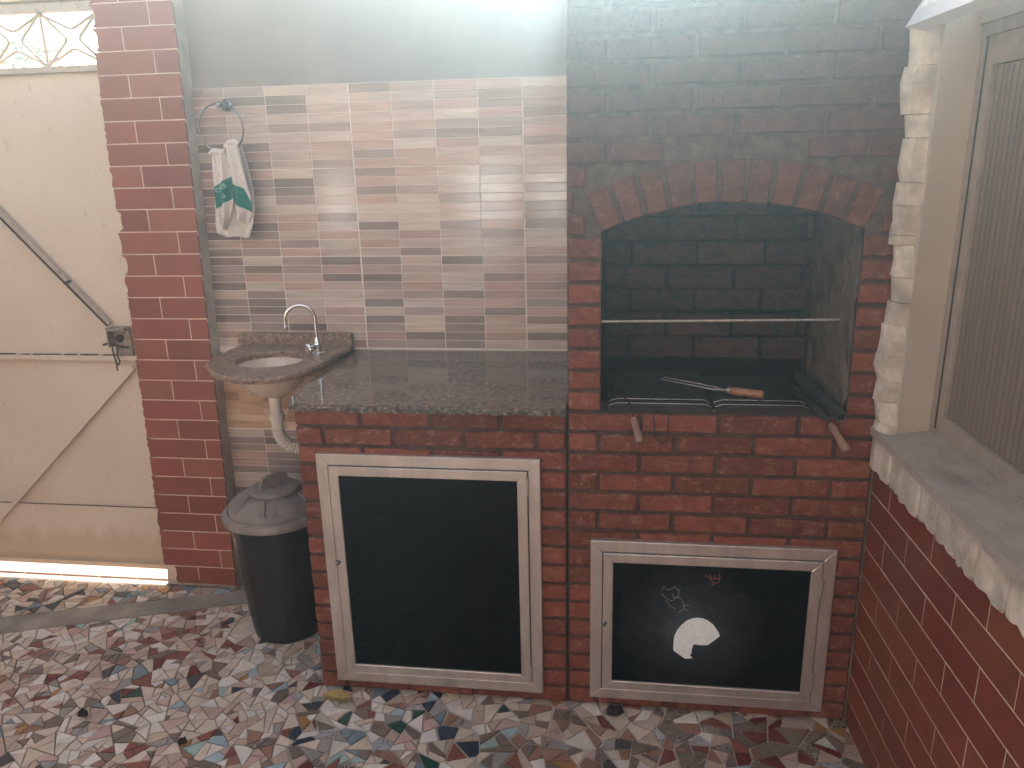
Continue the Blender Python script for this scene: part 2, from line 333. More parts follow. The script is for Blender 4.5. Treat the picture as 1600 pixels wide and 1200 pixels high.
BACKW = dict(cream=26, sand=20, white=9, slate=8, sky=5, brown=9, taupe=9, navy=4, charcoal=5, terracotta=6, mustard=4, grey=5)
def pick(wt):
    t = rf.uniform(0, sum(wt.values()))
    for k, v in wt.items():
        t -= v
        if t <= 0: return k
    return 'cream'
polys = []
for i, (x, y, s) in enumerate(seeds):
    g = rf.uniform(.0012, .0028)*(1 if x < -.9 else 1.5); poly = [(x-.2, y-.2), (x+.2, y-.2), (x+.2, y+.2), (x-.2, y+.2)]
    ci, cj = int(x//CS), int(y//CS)
    for a in range(-2, 3):
        for b in range(-2, 3):
            for k in cell.get((ci+a, cj+b), ()):
                if k == i: continue
                dx, dy = seeds[k][0]-x, seeds[k][1]-y; dd = hypot(dx, dy)
                if dd > .34: continue
                wgt = (s-seeds[k][2])*.25
                nx, ny = dx/dd, dy/dd; poly = clip(poly, nx, ny, nx*x+ny*y+dd/2+wgt-g)
                if len(poly) < 3: break
            if len(poly) < 3: break
        if len(poly) < 3: break
    if len(poly) < 3: continue
    for nx, ny, d in ((1, 0, FX1), (-1, 0, -FX0), (0, 1, FY1), (0, -1, -FY0)): poly = clip(poly, nx, ny, d)
    if x < -1.05:   # cut by the cement band
        if y > (band_lo(x)+band_hi(x))/2: L_ = sqrt(1+.32**2); poly = clip(poly, .32/L_, -1/L_, -(.274+2.288*.32)/L_-.004)
        else: L_ = sqrt(1+.34**2); poly = clip(poly, -.34/L_, 1/L_, (.172+2.205*.34)/L_-.004)
    if len(poly) < 3: continue
    stack = [poly]
    while stack:
        p_ = stack.pop(); A0 = area(p_)
        if A0 < 1.3e-4: continue
        gx = sum(p[0] for p in p_)/len(p_); gy = sum(p[1] for p in p_)/len(p_)
        lim_ = rf.choice([.0010, .0016, .0024, .0034])*(.85 if x < -.4 else 1.15)
        if A0 > lim_:
            best = max(((hypot(a[0]-b[0], a[1]-b[1]), a, b) for a in p_ for b in p_), key=lambda t: t[0])
            an = atan2(best[1][1]-best[2][1], best[1][0]-best[2][0])+rf.gauss(0, .38); nx, ny = cos(an), sin(an)
            d0 = nx*gx+ny*gy+rf.uniform(-.12, .12)*best[0]; gg = rf.uniform(.0008, .0022)*(1 if gx < -.9 else 1.5)
            stack.append(clip(p_, nx, ny, d0-gg)); stack.append(clip(p_, -nx, -ny, -d0-gg))
            stack = [t for t in stack if len(t) > 2]; continue
        if -.85 < gx < .84 and gy > .03: continue
        polys.append((gx, gy, p_))
def slab_mb(mb, x, y, poly, tilt=True):
    h = rf.uniform(-.0004, .0018); tx, ty = (rf.uniform(-.018, .018), rf.uniform(-.018, .018)) if tilt else (0, 0)
    # drop points that nearly coincide
    pp = []
    for p in poly:
        if not pp or hypot(p[0]-pp[-1][0], p[1]-pp[-1][1]) > .004: pp.append(p)
    if len(pp) > 2 and hypot(pp[0][0]-pp[-1][0], pp[0][1]-pp[-1][1]) < .004: pp.pop()
    if len(pp) < 3: return False
    n = len(pp); top = [(a*.965+x*.035, b*.965+y*.035, h+.0012+(a-x)*tx+(b-y)*ty) for a, b in pp]
    mid = [(a, b, h+(a-x)*tx+(b-y)*ty) for a, b in pp]; bot = [(a, b, -.006) for a, b in pp]
    fs = [tuple(range(n))]
    for k in range(n):
        l = (k+1) % n; fs += [(k, k+n, l+n, l), (k+n, k+2*n, l+2*n, l+n)]
    sgn = sum(pp[i][0]*pp[(i+1) % n][1]-pp[(i+1) % n][0]*pp[i][1] for i in range(n))
    if sgn < 0: fs = [tuple(reversed(f)) for f in fs]
    mb.add(top+mid+bot, fs); return True
C = Vector((.12, -2.16, 1.73))
def showsize(x, y, poly): return area(poly)/((Vector((x, y, 0))-C).length**3)
def inview(x, y):
    d = Vector((x, y, 0))-C; z = d.dot(fw)
    if z <= 0: return False
    px = 800+1226.7*d.dot(r2)/z; py = 600-1226.7*d.dot(u2)/z
    return -10 < px < 1610 and py < 1215
vis = [p for p in polys if inview(p[0], p[1])]; hid = [p for p in polys if not inview(p[0], p[1])]
vis.sort(key=lambda p: -showsize(*p))
def colour_for(x, y):
    if x < -1.05 and y > band_hi(x)-.03: wt = BACKW
    else:
        t = x+.22*noise.noise(Vector((x*2.3, y*2.3, 0)))
        wt = LEFTW if t < -1.05 else (MIDW if t < -.30 else RIGHTW)
        if t < -1.05 and noise.noise(Vector((x*1.9, y*3.0, 9))) > .22: wt = dict(taupe=6, brown=5, terracotta=4, pink=5, sand=8, cream=9, grey=4, white=6)
    return pick(wt)
rest = {}
for i, (x, y, poly) in enumerate(vis):
    k = colour_for(x, y)
    if i < 300:
        mb = MB()
        if slab_mb(mb, x, y, poly): mb.build('tile_shard', FM[k], floor)
    else: slab_mb(rest.setdefault(k, MB()), x, y, poly)
for (x, y, poly) in hid: slab_mb(rest.setdefault(colour_for(x, y), MB()), x, y, poly)
allr = MB(); mats = []
for k, mb in rest.items():
    if mb.f: allr.add(mb.v, mb.f, len(mats)); mats.append(FM[k])
o = allr.build('tile_shards', mats, floor); o['kind'] = 'stuff'
# threshold strip of pink tiles under the gate
thr = struct(box(-3.7, -1.76, .575, .86, -.034, -.003).build('threshold', M['grout_cream']))
for i in range(11):
    block('threshold_tile', thr, -3.69+i*.178, .60, -.0, .175, .245, .01, .002, .0003, FM['pink'], 2).rotation_euler = (radians(-90), 0, 0)
for ob in thr.children: ob.location = (ob.location.x, .61, .002)

# ------------------------------------------------------------------ brick counter base (left)
CP, BL = .0625, .218
base = thing('brick_counter', 'low red brick counter with polished dark granite top and the taller black cupboard door', 'counter', (-.85, 0, 0))
base_off = Vector((.85, 0, 0))
def loc(o): o.location = Vector(o.location)+base_off; return o
loc(box(-.845, -.020, .009, .64, 0, 1.002).build('core', M['mortar'], base))
D1 = (-.788, -.097, .042, .854); D2 = (.053, .766, .041, .598)
def inside(x0, x1, z0, z1, D): return x0 > D[0]+.03 and x1 < D[1]-.03 and z0 > D[2]+.03 and z1 < D[3]-.03
def rowcut(x0, x1, z0, z1, D):
    """pieces of a brick left over outside a cupboard opening"""
    if z0 < D[2]+.035 or z1 > D[3]-.035: return [(x0, x1)]
    out = []; a, b = D[0]+.045, D[1]-.045
    if x0 < a: out.append((x0, min(x1, a)))
    if x1 > b: out.append((max(x0, b), x1))
    return [p for p in out if p[1]-p[0] > .012]
def course(parent, k, x0, x1, offs, D, mat, off):
    z1 = 1.0-CP*k; z0 = z1-CP; cuts = [x0]+[a for a in offs if x0+.03 < a < x1-.03]+[x1]
    for a, b in zip(cuts, cuts[1:]):
        for (p, q2) in (rowcut(a, b, z0, z1, D) if D else [(a, b)]):
            L = q2-p-.011 if q2 == b else q2-p-.0055
            o = block('brick', parent, p+.0055, 0, z0+.005, max(.01, round(L, 3)), CP-.0115, mat=mat, proud=.0025); o.location = Vector(o.location)+off
for k in range(16):
    offs = [-.642+i*.2145 for i in range(0, 5)] if k % 2 == 0 else [-.762+i*.218 for i in range(0, 5)]
    course(base, k, -.853, -.018, offs, D1, M['brick'], base_off)
# left end of the base: bricks seen from the side
for k in range(16):
    z0 = 1.0-CP*(k+1)
    for j in range(3):
        y0 = .055+j*.2+(0 if k % 2 else .1)
        if y0 > .56: continue
        o = block('brick', base, -.853, y0+.185, z0+.005, .185 if y0+.185 < .62 else .1, CP-.0115, mat=M['brick'], rot=radians(-90)); loc(o)
# granite top
rg = random.Random(5)
N = 60; xs = [-.83+(.81)*i/N for i in range(N+1)]
front = [(x, -.034+rg.uniform(-.0025, .0025)) for x in xs]
poly = [(-.868, .02), (-.855, -.02)]+front+[(-.0195, .64), (-.885, .64), (-.878, .3)]
top = MB().prism(poly, 'z', 1.0155, 1.018)
ch = MB(); n = len(poly)
ring = lambda s, z, j: [(p[0], p[1]+s*(1 if 1 < i < N+3 else 0)+rg.uniform(-j, j)*(1 if 1 < i < N+3 else .3), z+rg.uniform(-j, j)*.6) for i, p in enumerate(poly)]
R1 = ring(.001, 1.0153, .0006); R2 = ring(-.002, 1.010, .003); R3 = ring(.001, .9965, .0045)
vs = R1+R2+R3; fs = []
for a in range(2):
    for i in range(n): j = (i+1) % n; fs.append((a*n+i, (a+1)*n+i, (a+1)*n+j, a*n+j))
fs.append(tuple(range(2*n, 3*n)))
ch.add(vs, fs, 0)
full = MB(); full.add(top.v, top.f, 0); full.add(ch.v, ch.f, 1)
loc(full.build('granite_top', [M['granite'], M['granite_edge']], base))

def cupboard(parent, off, D, y, pm, label, extras=None):
    x0, x1, z0, z1 = D; holder = bpy.data.objects.new('cupboard_door', None); S.collection.objects.link(holder); holder.parent = parent; holder.location = off; holder['label'] = label
    def miter(a, b, w, yf, yb, name):
        for (p0, p1, p2, p3) in (((x0+a, z1-a), (x1-a, z1-a), (x1-b, z1-b), (x0+b, z1-b)), ((x0+a, z0+a), (x0+b, z0+b), (x1-b, z0+b), (x1-a, z0+a)),
                                 ((x0+a, z0+a+.0006), (x0+a, z1-a-.0006), (x0+b, z1-b-.0006), (x0+b, z0+b+.0006)), ((x1-a, z0+a+.0006), (x1-b, z0+b+.0006), (x1-b, z1-b-.0006), (x1-a, z1-a-.0006))):
            mb = MB(); pl = [p0, p1, p2, p3]
            cx = sum(p[0] for p in pl)/4; cz = sum(p[1] for p in pl)/4
            fr = [(p[0]+(cx-p[0])*.0, yf, p[1]) for p in pl]
            # slightly rounded face: inner copy of the face stands 1.2 mm proud
            e = .0022
            def inset(p):
                dx = e if p[0] < cx else -e; dz = e if p[1] < cz else -e; return (p[0]+dx*.9, yf-.0012, p[1]+dz*.9)
            vs = [(p[0], yb, p[1]) for p in pl]+fr+[inset(p) for p in pl]
            fs = [(0, 1, 5, 4), (1, 2, 6, 5), (2, 3, 7, 6), (3, 0, 4, 7), (4, 5, 9, 8), (5, 6, 10, 9), (6, 7, 11, 10), (7, 4, 8, 11), (8, 9, 10, 11)]
            mb.add(vs, fs); mb.build(name, M['alu'], holder)
    miter(0, .036, .036, y-.010, y+.012, 'outer_frame')
    miter(.0385, .069, .03, y-.015, y+.006, 'leaf_frame')
    MB().box(x0+.0375, x1-.0375, y-.004, y+.002, z0+.0375, z1-.0375).build('seal', M['dark_gap'], holder)
    pn = MB().box(x0+.0691, x1-.0691, y-.009, y-.005, z0+.0691, z1-.0691).build('panel', pm, holder)
    for zz in ((z0+.075, z1-.085) if z1-z0 > .7 else (z0+.11, z1-.125)):
        MB().tube([(x1-.0375, y-.017, zz-.028), (x1-.0375, y-.017, zz+.028)], .0045, 10).box(x1-.0375, x1-.024, y-.0145, y-.0118, zz-.026, zz+.026).build('hinge', M['alu'], holder, True)
    zk = (z0+z1)/2+.04 if z1-z0 > .7 else (z0+z1)/2
    kx = x0+.043
    MB().lathe([(.0085, 0), (.0085, .004), (.006, .006), (.006, .014), (.0048, .0155)], (0, 0, 0), 16).build('lock_knob', M['darkchrome'], holder, True, (kx, y-.013, zk), (radians(90), 0, 0))
    return holder
cupboard(base, base_off, D1, -.005, M['panel'], 'tall aluminium-framed cupboard door with plain black panel')

# ------------------------------------------------------------------ brick barbecue (right)
bbq = thing('brick_barbecue', 'red brick barbecue with arched sooty firebox above an aluminium-framed black cupboard door', 'barbecue', (0, 0, 0))
zero = Vector((0, 0, 0))
OX0, OX1, SZ = .077, .754, 1.0
ACX, ACZ, AR = .4155, .786, .80
for k in range(16):
    offs = [-.0230+.0015+.218*i-.002 for i in range(1, 5)] if k % 2 == 0 else [.0745+.2195*i for i in range(0, 5)]
    course(bbq, k, -.0175, .844, offs, D2, M['brick'], zero)
jj = .0625
def brk(x0, x1, z0, mat=None, y=0):
    L = x1-x0-.011
    if L < .014: return
    block('brick', bbq, x0+.0055, y, z0+.005, round(L, 3), CP-.0115, mat=mat or M['brick'], proud=.0025)
for j in range(20):
    z0 = 1.0+CP*j; z1 = z0+CP
    if j < 8:
        brk(-.0175, OX0+.005, z0); brk(OX1-.002, .844, z0); continue
    dz = z0-ACZ; RR = AR+.118; hw = sqrt(max(0, RR*RR-dz*dz)) if dz < RR else 0
    cuts = [-.0175]+[a for a in ([.2005+.218*i for i in range(3)] if j % 2 == 0 else [.0915+.218*i for i in range(4)])]+[.844]
    lim = min(hw, .345+(z1-1.5)*.47) if hw else 0
    for a, b in zip(cuts, cuts[1:]):
        if lim <= 0: brk(a, b, z0); continue
        l, r = ACX-lim-.004, ACX+lim+.004
        if a < l: brk(a, min(b, l), z0)
        if b > r: brk(max(a, r), b, z0)
# voussoirs
nv = 11; amax = math.asin(.34/AR)
for i in range(nv):
    t0 = -amax+2*amax*i/nv; t1 = -amax+2*amax*(i+1)/nv; g = .0055/AR
    t0 += g; t1 -= g; r0, r1 = AR+rb.uniform(-.003, .003), AR+.108+rb.uniform(-.004, .004)
    P = lambda r_, t: (ACX+r_*sin(t), ACZ+r_*cos(t))
    pl = [P(r0, t0), P(r0, t1), P(r1, t1), P(r1, t0)]
    mb = MB(); mc = (sum(p[0] for p in pl)/4, sum(p[1] for p in pl)/4)
    yf = rb.uniform(-.003, .002)
    vs = [(p[0], .10, p[1]) for p in pl]+[(p[0], yf+.004, p[1]) for p in pl]+[(p[0]+(mc[0]-p[0])*.10, yf, p[1]+(mc[1]-p[1])*.06) for p in pl]
    mb.add(vs, [(3, 2, 1, 0), (0, 1, 5, 4), (1, 2, 6, 5), (2, 3, 7, 6), (3, 0, 4, 7), (4, 5, 9, 8), (5, 6, 10, 9), (6, 7, 11, 10), (7, 4, 8, 11), (8, 9, 10, 11)])
    mb.build('brick', M['brick'], bbq)
# mortar core: body, piers, arched front wall
MB().box(-.0165, .8415, .0095, .64, 0, .86).box(-.0165, .8415, .0095, .11, .86, .998).build('core', M['mortar'], bbq)
arch = [(OX0-.002, 1.50)]+[(ACX+(AR+.004)*sin(-amax+2*amax*i/24), ACZ+(AR+.004)*cos(-amax+2*amax*i/24)) for i in range(25)]+[(OX1+.002, 1.50)]
outer = [(.8415, .998), (.8415, 2.25), (-.0165, 2.25), (-.0165, .998)]
# front wall as a strip of quads between arch and top, plus piers
mb = MB(); mb.box(-.0165, OX0-.002, .0095, .11, .9985, 1.515); mb.box(OX1+.002, .8415, .0095, .11, .9985, 1.515)
ax = [(-.0165, 1.515)]+arch[1:-1]+[(.8415, 1.515)]
for (a, b) in zip(ax, ax[1:]):
    mb.add([(a[0], .0095, a[1]), (b[0], .0095, b[1]), (b[0], .0095, 2.25), (a[0], .0095, 2.25), (a[0], .11, a[1]), (b[0], .11, b[1]), (b[0], .11, 2.25), (a[0], .11, 2.25)],
           [(0, 1, 2, 3), (7, 6, 5, 4), (4, 5, 1, 0)])
mb.build('front_core', M['mortar'], bbq)
MB().box(-.0165, OX0-.002, .1105, .64, .8605, 2.25).build('left_cheek', M['soot'], bbq)
mb = MB(); rj = random.Random(9)
NY, NZ = 14, 18; g = {}
vs = []
for a in range(NY+1):
    for b in range(NZ+1):
        y = .012+.55*a/NY; z = .87+.72*b/NZ
        vs.append((OX1+.001+rj.uniform(-.006, .004)+.004*sin(z*95), y, z))
mb.add(vs, [(a*(NZ+1)+b, a*(NZ+1)+b+1, (a+1)*(NZ+1)+b+1, (a+1)*(NZ+1)+b) for a in range(NY) for b in range(NZ)])
mb.box(OX1+.006, .8415, .1105, .64, .8605, 2.25)
mb.build('right_cheek', M['render'], bbq)
MB().box(OX0-.002, OX1+.006, .585, .64, .8605, 2.25).build('back_wall', M['soot'], bbq)
MB().box(OX0-.002, OX1+.006, .1105, .585, .8602, .872).build('fire_bed', M['ash'], bbq)
MB().box(OX0-.002, OX1+.006, .1105, .585, 1.76, 1.80).build('hood', M['soot'], bbq)
for j in range(8):
    z0 = 1.03+.08*j; yb = .5 if j != 2 else .545
    cuts = [OX0]+([.285+.218*i for i in range(3) if .285+.218*i < OX1-.03] if j % 2 else [.165+.218*i for i in range(3) if .165+.218*i < OX1-.03])+[OX1]
    for a, b in zip(cuts, cuts[1:]):
        block('brick', bbq, a+.004, yb, z0+.004, round(b-a-.008, 3), .072, .04, .005, .002, M['brick_soot'])
# charcoal lumps in the fire bed
mb = MB(); rc = random.Random(4)
for i in range(160):
    x, y = rc.uniform(OX0+.03, OX1-.03), rc.uniform(.14, .56); s = rc.uniform(.012, .03)
    vs = [(x+rc.uniform(-s, s), y+rc.uniform(-s, s), .872+rc.uniform(0, s*1.6)) for _ in range(6)]
    mb.add(vs, [(0, 1, 2), (0, 2, 3), (0, 3, 4), (0, 4, 1), (5, 2, 1), (5, 3, 2), (5, 4, 3), (5, 1, 4)])
o = mb.build('charcoal_bed', M['ash'], bbq); o['kind'] = 'stuff'
d2 = cupboard(bbq, zero, D2, -.005, M['panel2'], 'low aluminium-framed cupboard door whose black panel shows a white patch painted in for a reflection')
moon = [(.380, .351), (.362, .347), (.346, .338), (.331, .322), (.32, .304), (.312, .283), (.310, .262), (.310, .238), (.311, .230), (.328, .217), (.348, .203), (.369, .206), (.367, .212), (.361, .214), (.366, .226), (.366, .238), (.371, .257), (.392, .255), (.413, .256), (.430, .272), (.448, .290), (.444, .303), (.436, .316), (.425, .331), (.411, .342), (.396, .349)]
MB().prism(moon[::-1], 'y', -.0146, -.0141).build('painted_reflection', M['reflection_white'], d2)  # bright reflection in the glass, built as a flat white shape
def reflected_lines(paths, m_, name):  # faint reflected lines, drawn on the panel as thin coloured tubes
    mb = MB()
    for p in paths:
        q_ = []
        for a, b in zip(p, p[1:]):
            for t in (0, .33, .66): q_.append((a[0]+(b[0]-a[0])*t+rc.uniform(-.0025, .0025), -.0143, a[1]+(b[1]-a[1])*t+rc.uniform(-.0025, .0025)))
        q_.append((p[-1][0], -.0143, p[-1][1])); mb.tube(q_, .0008, 4)
    mb.build(name, m_, d2)
reflected_lines([[(.273, .453), (.289, .441), (.307, .453)], [(.307, .453), (.318, .440), (.320, .421), (.305, .416), (.302, .43)], [(.270, .427), (.280, .415), (.298, .404), (.320, .418), (.332, .408), (.337, .382), (.322, .365)],
       [(.28, .405), (.29, .392), (.314, .376)], [(.337, .39), (.352, .392)], [(.337, .378), (.35, .374)], [(.318, .44), (.325, .45)], [(.27, .44), (.273, .453)]], M['reflection_line_pale'], 'painted_reflection_line')
reflected_lines([[(.393, .495), (.405, .493), (.421, .485), (.439, .489)], [(.408, .505), (.412, .493), (.416, .478), (.421, .470), (.435, .474), (.439, .489), (.438, .506)], [(.421, .485), (.424, .500)], [(.421, .47), (.416, .46)]], M['reflection_line_red'], 'painted_reflection_line')

# ------------------------------------------------------------------ things in and on the barbecue
spit = thing('spit_rod', 'straight thin steel rod spanning the firebox opening', 'rod', (.4, .035, 1.262))
MB().tube([(-.322, 0, -.003), (.322, 0, .005)], .0042, 8).build('rod', M['steel'], spit, True)
def grate(x0, x1, y0, y1, z, label, pitch=.021):
    t = thing('grill_grate', label, 'grill grate', ((x0+x1)/2, y0, z), 0, 'wire grates lying on the firebox ledge')
    hx = (x1-x0)/2; D = y1-y0
    MB().tube([(-hx, 0, -.008), (-hx, 0, 0), (-hx, D, 0), (hx, D, 0), (hx, 0, 0), (hx, 0, -.008)], .0024, 6).tube([(-hx, .002, 0), (hx, .002, 0)], .0024, 6).build('rim', M['wire'], t, True)
    n = int(D/pitch)
    for i in range(1, n):
        y = i*pitch; MB().tube([(-hx, y, -.004), (-hx+.028, y, .005), (hx-.02, y, .005), (hx, y, -.004)], .0014, 5).build('wire', M['wire' if i != 2 and i != 4 else 'steel'], t, True)
    return t
grate(.098, .398, .004, .42, 1.010, 'wire grill grate with bent ends on the left half of the firebox ledge')
g2 = grate(.402, .668, .004, .36, 1.011, 'wire grill grate under the wooden fork handle, middle of the firebox')
# handle loop of the left grate
MB().tube([(-.022, .006, -.004), (-.021, -.024, -.006), (-.018, -.028, -.02), (-.014, -.03, -.075), (.002, -.031, -.09), (.018, -.03, -.086), (.021, -.028, -.06), (.022, -.024, -.006), (.022, .006, -.004)], .0022, 6).build('handle_loop', M['rust'], [c for c in S.objects if c.name == 'grill_grate'][0], True)
fork = thing('barbecue_fork', 'two-tined carving fork with reddish turned wooden handle lying on the grate', 'fork', (.50, .105, 1.034), atan2(-.044, .097)+0)
MB().lathe([(.0085, -.048), (.0115, -.045), (.0125, -.03), (.0118, 0), (.0125, .025), (.0115, .032), (.0128, .036), (.0125, .046), (.009, .051)], (0, 0, 0), 18).build('handle', M['wood'], fork, True, (0, 0, 0), (0, radians(90), 0))
MB().lathe([(.0090, -.057), (.0112, -.0555), (.0112, -.0475)], (0, 0, 0), 18).build('ferrule', M['steel'], fork, True, (0, 0, 0), (0, radians(90), 0))
for s in (-1, 1):
    MB().tube([(-.056, 0, 0), (-.075, s*.004, 0), (-.095, s*.013, 0), (-.15, s*.014, .004), (-.26, s*.012, .010)], [.003, .0028, .0024, .0022, .0012], 6).build('tine', M['steel'], fork, True)
def peg(x, z, ang, label, L=.075, m_='wood_pale', lean=0.25):
    t = thing('wooden_handle', label, 'handle', (x, -.012, z), 0, 'wooden skewer handles hanging over the brick ledge')
    d = Vector((sin(ang)*.75, -lean*2.2, -cos(ang)*.9)).normalized(); e = Vector((0, 0, 0))
    MB().tube([e+d*.0, e+d*.012, e+d*L*.5, e+d*(L-.014), e+d*(L-.002), e+d*L], [.008, .0115, .010, .0135, .0125, .009], 14).build('grip', M[m_], t, True)
    MB().tube([e, e-d*.012+Vector((0, .004, .004)), Vector((-.01, .05, 1.016-z)), Vector((-.07, .25, 1.018-z))], .0025, 6).build('shank', M['wire'], t, True)
peg(.173, .990, .36, 'short wooden handle hanging beside the wire loop at the left of the ledge')
peg(.712, .985, .60, 'thin wooden handle hanging below the square steel tube at the right of the ledge', .088)
tb = thing('steel_tube', 'greenish grey square steel tube lying front to back along the right side of the firebox', 'tube', (.728, -.052, 1.017), 0)
mb = MB(); sR = .011; L0 = Vector((-.028, .42, 0)).normalized()
d = L0; sd = Vector((0, 0, 1)).cross(d).normalized()
def sq(p, r): return [p+sd*a*r+Vector((0, 0, b*r)) for a, b in ((-1, -1), (1, -1), (1, 1), (-1, 1))]
A = sq(Vector((0, 0, 0)), sR); B = sq(d*.42, sR); A2 = sq(Vector((0, 0, 0)), sR*.8); A3 = sq(d*.1, sR*.8)
mb.add(A+B+A2+A3, [(0, 4, 5, 1), (1, 5, 6, 2), (2, 6, 7, 3), (3, 7, 4, 0), (0, 1, 9, 8), (1, 2, 10, 9), (2, 3, 11, 10), (3, 0, 8, 11), (8, 9, 13, 12), (9, 10, 14, 13), (10, 11, 15, 14), (11, 8, 12, 15), (12, 13, 14, 15), (4, 7, 6, 5)])
mb.build('tube_body', M['tube'], tb)
MB().box(-.05, -.028, .0, .3, -.009, -.005).build('flat_bar', M['tube'], tb, False, (0, 0, 0), (0, 0, radians(5)))

# ------------------------------------------------------------------ tiled back wall
TY = .6424
wall = thing('tiled_wall', 'plastered wall behind the sink covered with beige and brown mosaic strip tiles', 'wall', (-1.42, TY, 0))
wo_ = Vector((1.42, -TY, 0))
def wl(o): o.location = Vector(o.location)+wo_; return o
wl(box(-1.4225, -.019, TY+.0012, TY+.16, 0, 1.966).build('render_bed', M['grout_white'], wall))
wl(box(-1.4225, -.019, TY+.0035, TY+.16, 1.9665, 2.299).build('plaster', M['plaster'], wall))
cx_ = [-1.427]+[-.816+(.1521)*i for i in range(-4, 5)]
cols = [(-1.420, -1.424+.1521*0)] ; cols = []
xx = [-.816+.1521*i for i in range(-4, 5)]   # -1.4244 ... -.2076
edges = xx+[-.0200]
edges = [e for e in edges]
rows = 30; RZ0 = 1.0250; RP = .03135
rw = random.Random(17)
wts = [26, 18, 14, 26, 16]
cnt = 0; over = MB()
def mpick(): return rw.choices(range(5), wts)[0]
def grid_piece(x0, x1, z0, z1, mat, bold_l, bold_b):
    global cnt
    a = x0+(.0042 if bold_l else .0014); b = x1-.0014; c = z0+(.0026 if bold_b else .0012); d = z1-.0012
    if b-a < .006: return
    cnt += 1
    if cnt <= 296:
        block('mosaic_tile', wall, a, TY, c, round(b-a, 3), round(d-c, 4), .009, .0006, .0, mat, 1, proud=.0004).location += wo_
for r in range(rows):
    z0 = RZ0+RP*r; z1 = z0+RP
    if z1 > 1.966: z1 = 1.966
    for c in range(len(edges)-1):
        x0, x1 = edges[c], edges[c+1]
        if c == len(edges)-2: x1 = -.0575 if False else -.0200
        grid_piece(x0, x1, z0, z1, M['mz'][mpick()], abs(x0+.816) < .01 or abs(x0+.2076) < .01, r in (11, 21))
# under the sink: plain peach printed tile, then mosaic again; alike pieces past the limit are joined
ob = MB(); zz = .690
while zz < 1.0:
    h = rw.choice([.022, .03, .038]); x = -1.42
    while x < -.856:
        L = rw.choice([.06, .1, .15]); x2 = min(x+L, -.856)
        ob.add([(x+.0008, TY-.0004, zz+.0008), (x2-.0008, TY-.0004, zz+.0008), (x2-.0008, TY-.0004, min(zz+h, 1.0)-.0008), (x+.0008, TY-.0004, min(zz+h, 1.0)-.0008)], [(0, 1, 2, 3)], rw.randrange(3)); x = x2
    zz += h
ob.box(-1.42, -.856, TY+.0003, TY+.0011, .690, 1.0, 0)
o = wl(ob.build('peach_tile', M['mz_orange'], wall)); o['label'] = 'peach and apricot patterned tile under the sink'
ob = MB()
for r in range(22):
    z0 = .684-.0314*(r+1)
    for c in range(4):
        x0 = -1.4244+.1521*c; x1 = min(x0+.1521, -.86)
        ob.box(x0+.0014, x1-.0014, TY, TY+.0085, z0+.0012, z0+.0302, mpick())
o = wl(ob.build('lower_mosaic_tiles', M['mz'], wall)); o['kind'] = 'stuff'

# ------------------------------------------------------------------ red tiled pillar
pil = thing('tiled_pillar', 'tall narrow pillar clad in red rectangular tiles between the gate and the sink', 'pillar', (-1.57, .57, 0))
po = Vector((1.57, -.57, 0))
LX = lambda z: -1.752+.030*z; RX = lambda z: -1.440+.028*z
mb = MB(); rp = random.Random(31); nz = 56
L = []; R_ = []
for i in range(nz+1):
    z = 2.299*i/nz
    L.append((LX(z)+.008+rp.uniform(-.006, .006), z)); R_.append((RX(z)-.002, z))
vs = []
for (a, z), (b, _) in zip(L, R_): vs += [(a, .578, z), (b, .578, z), (b, .70, z), (a, .70, z)]
fs = []
for i in range(nz):
    for k in range(4): fs.append((i*4+k, i*4+(k+1) % 4, (i+1)*4+(k+1) % 4, (i+1)*4+k))
mb.add(vs, fs+[(3, 2, 1, 0), tuple(nz*4+k for k in range(4))])
o = mb.build('core', [M['cement_pale']], pil); o.location = po
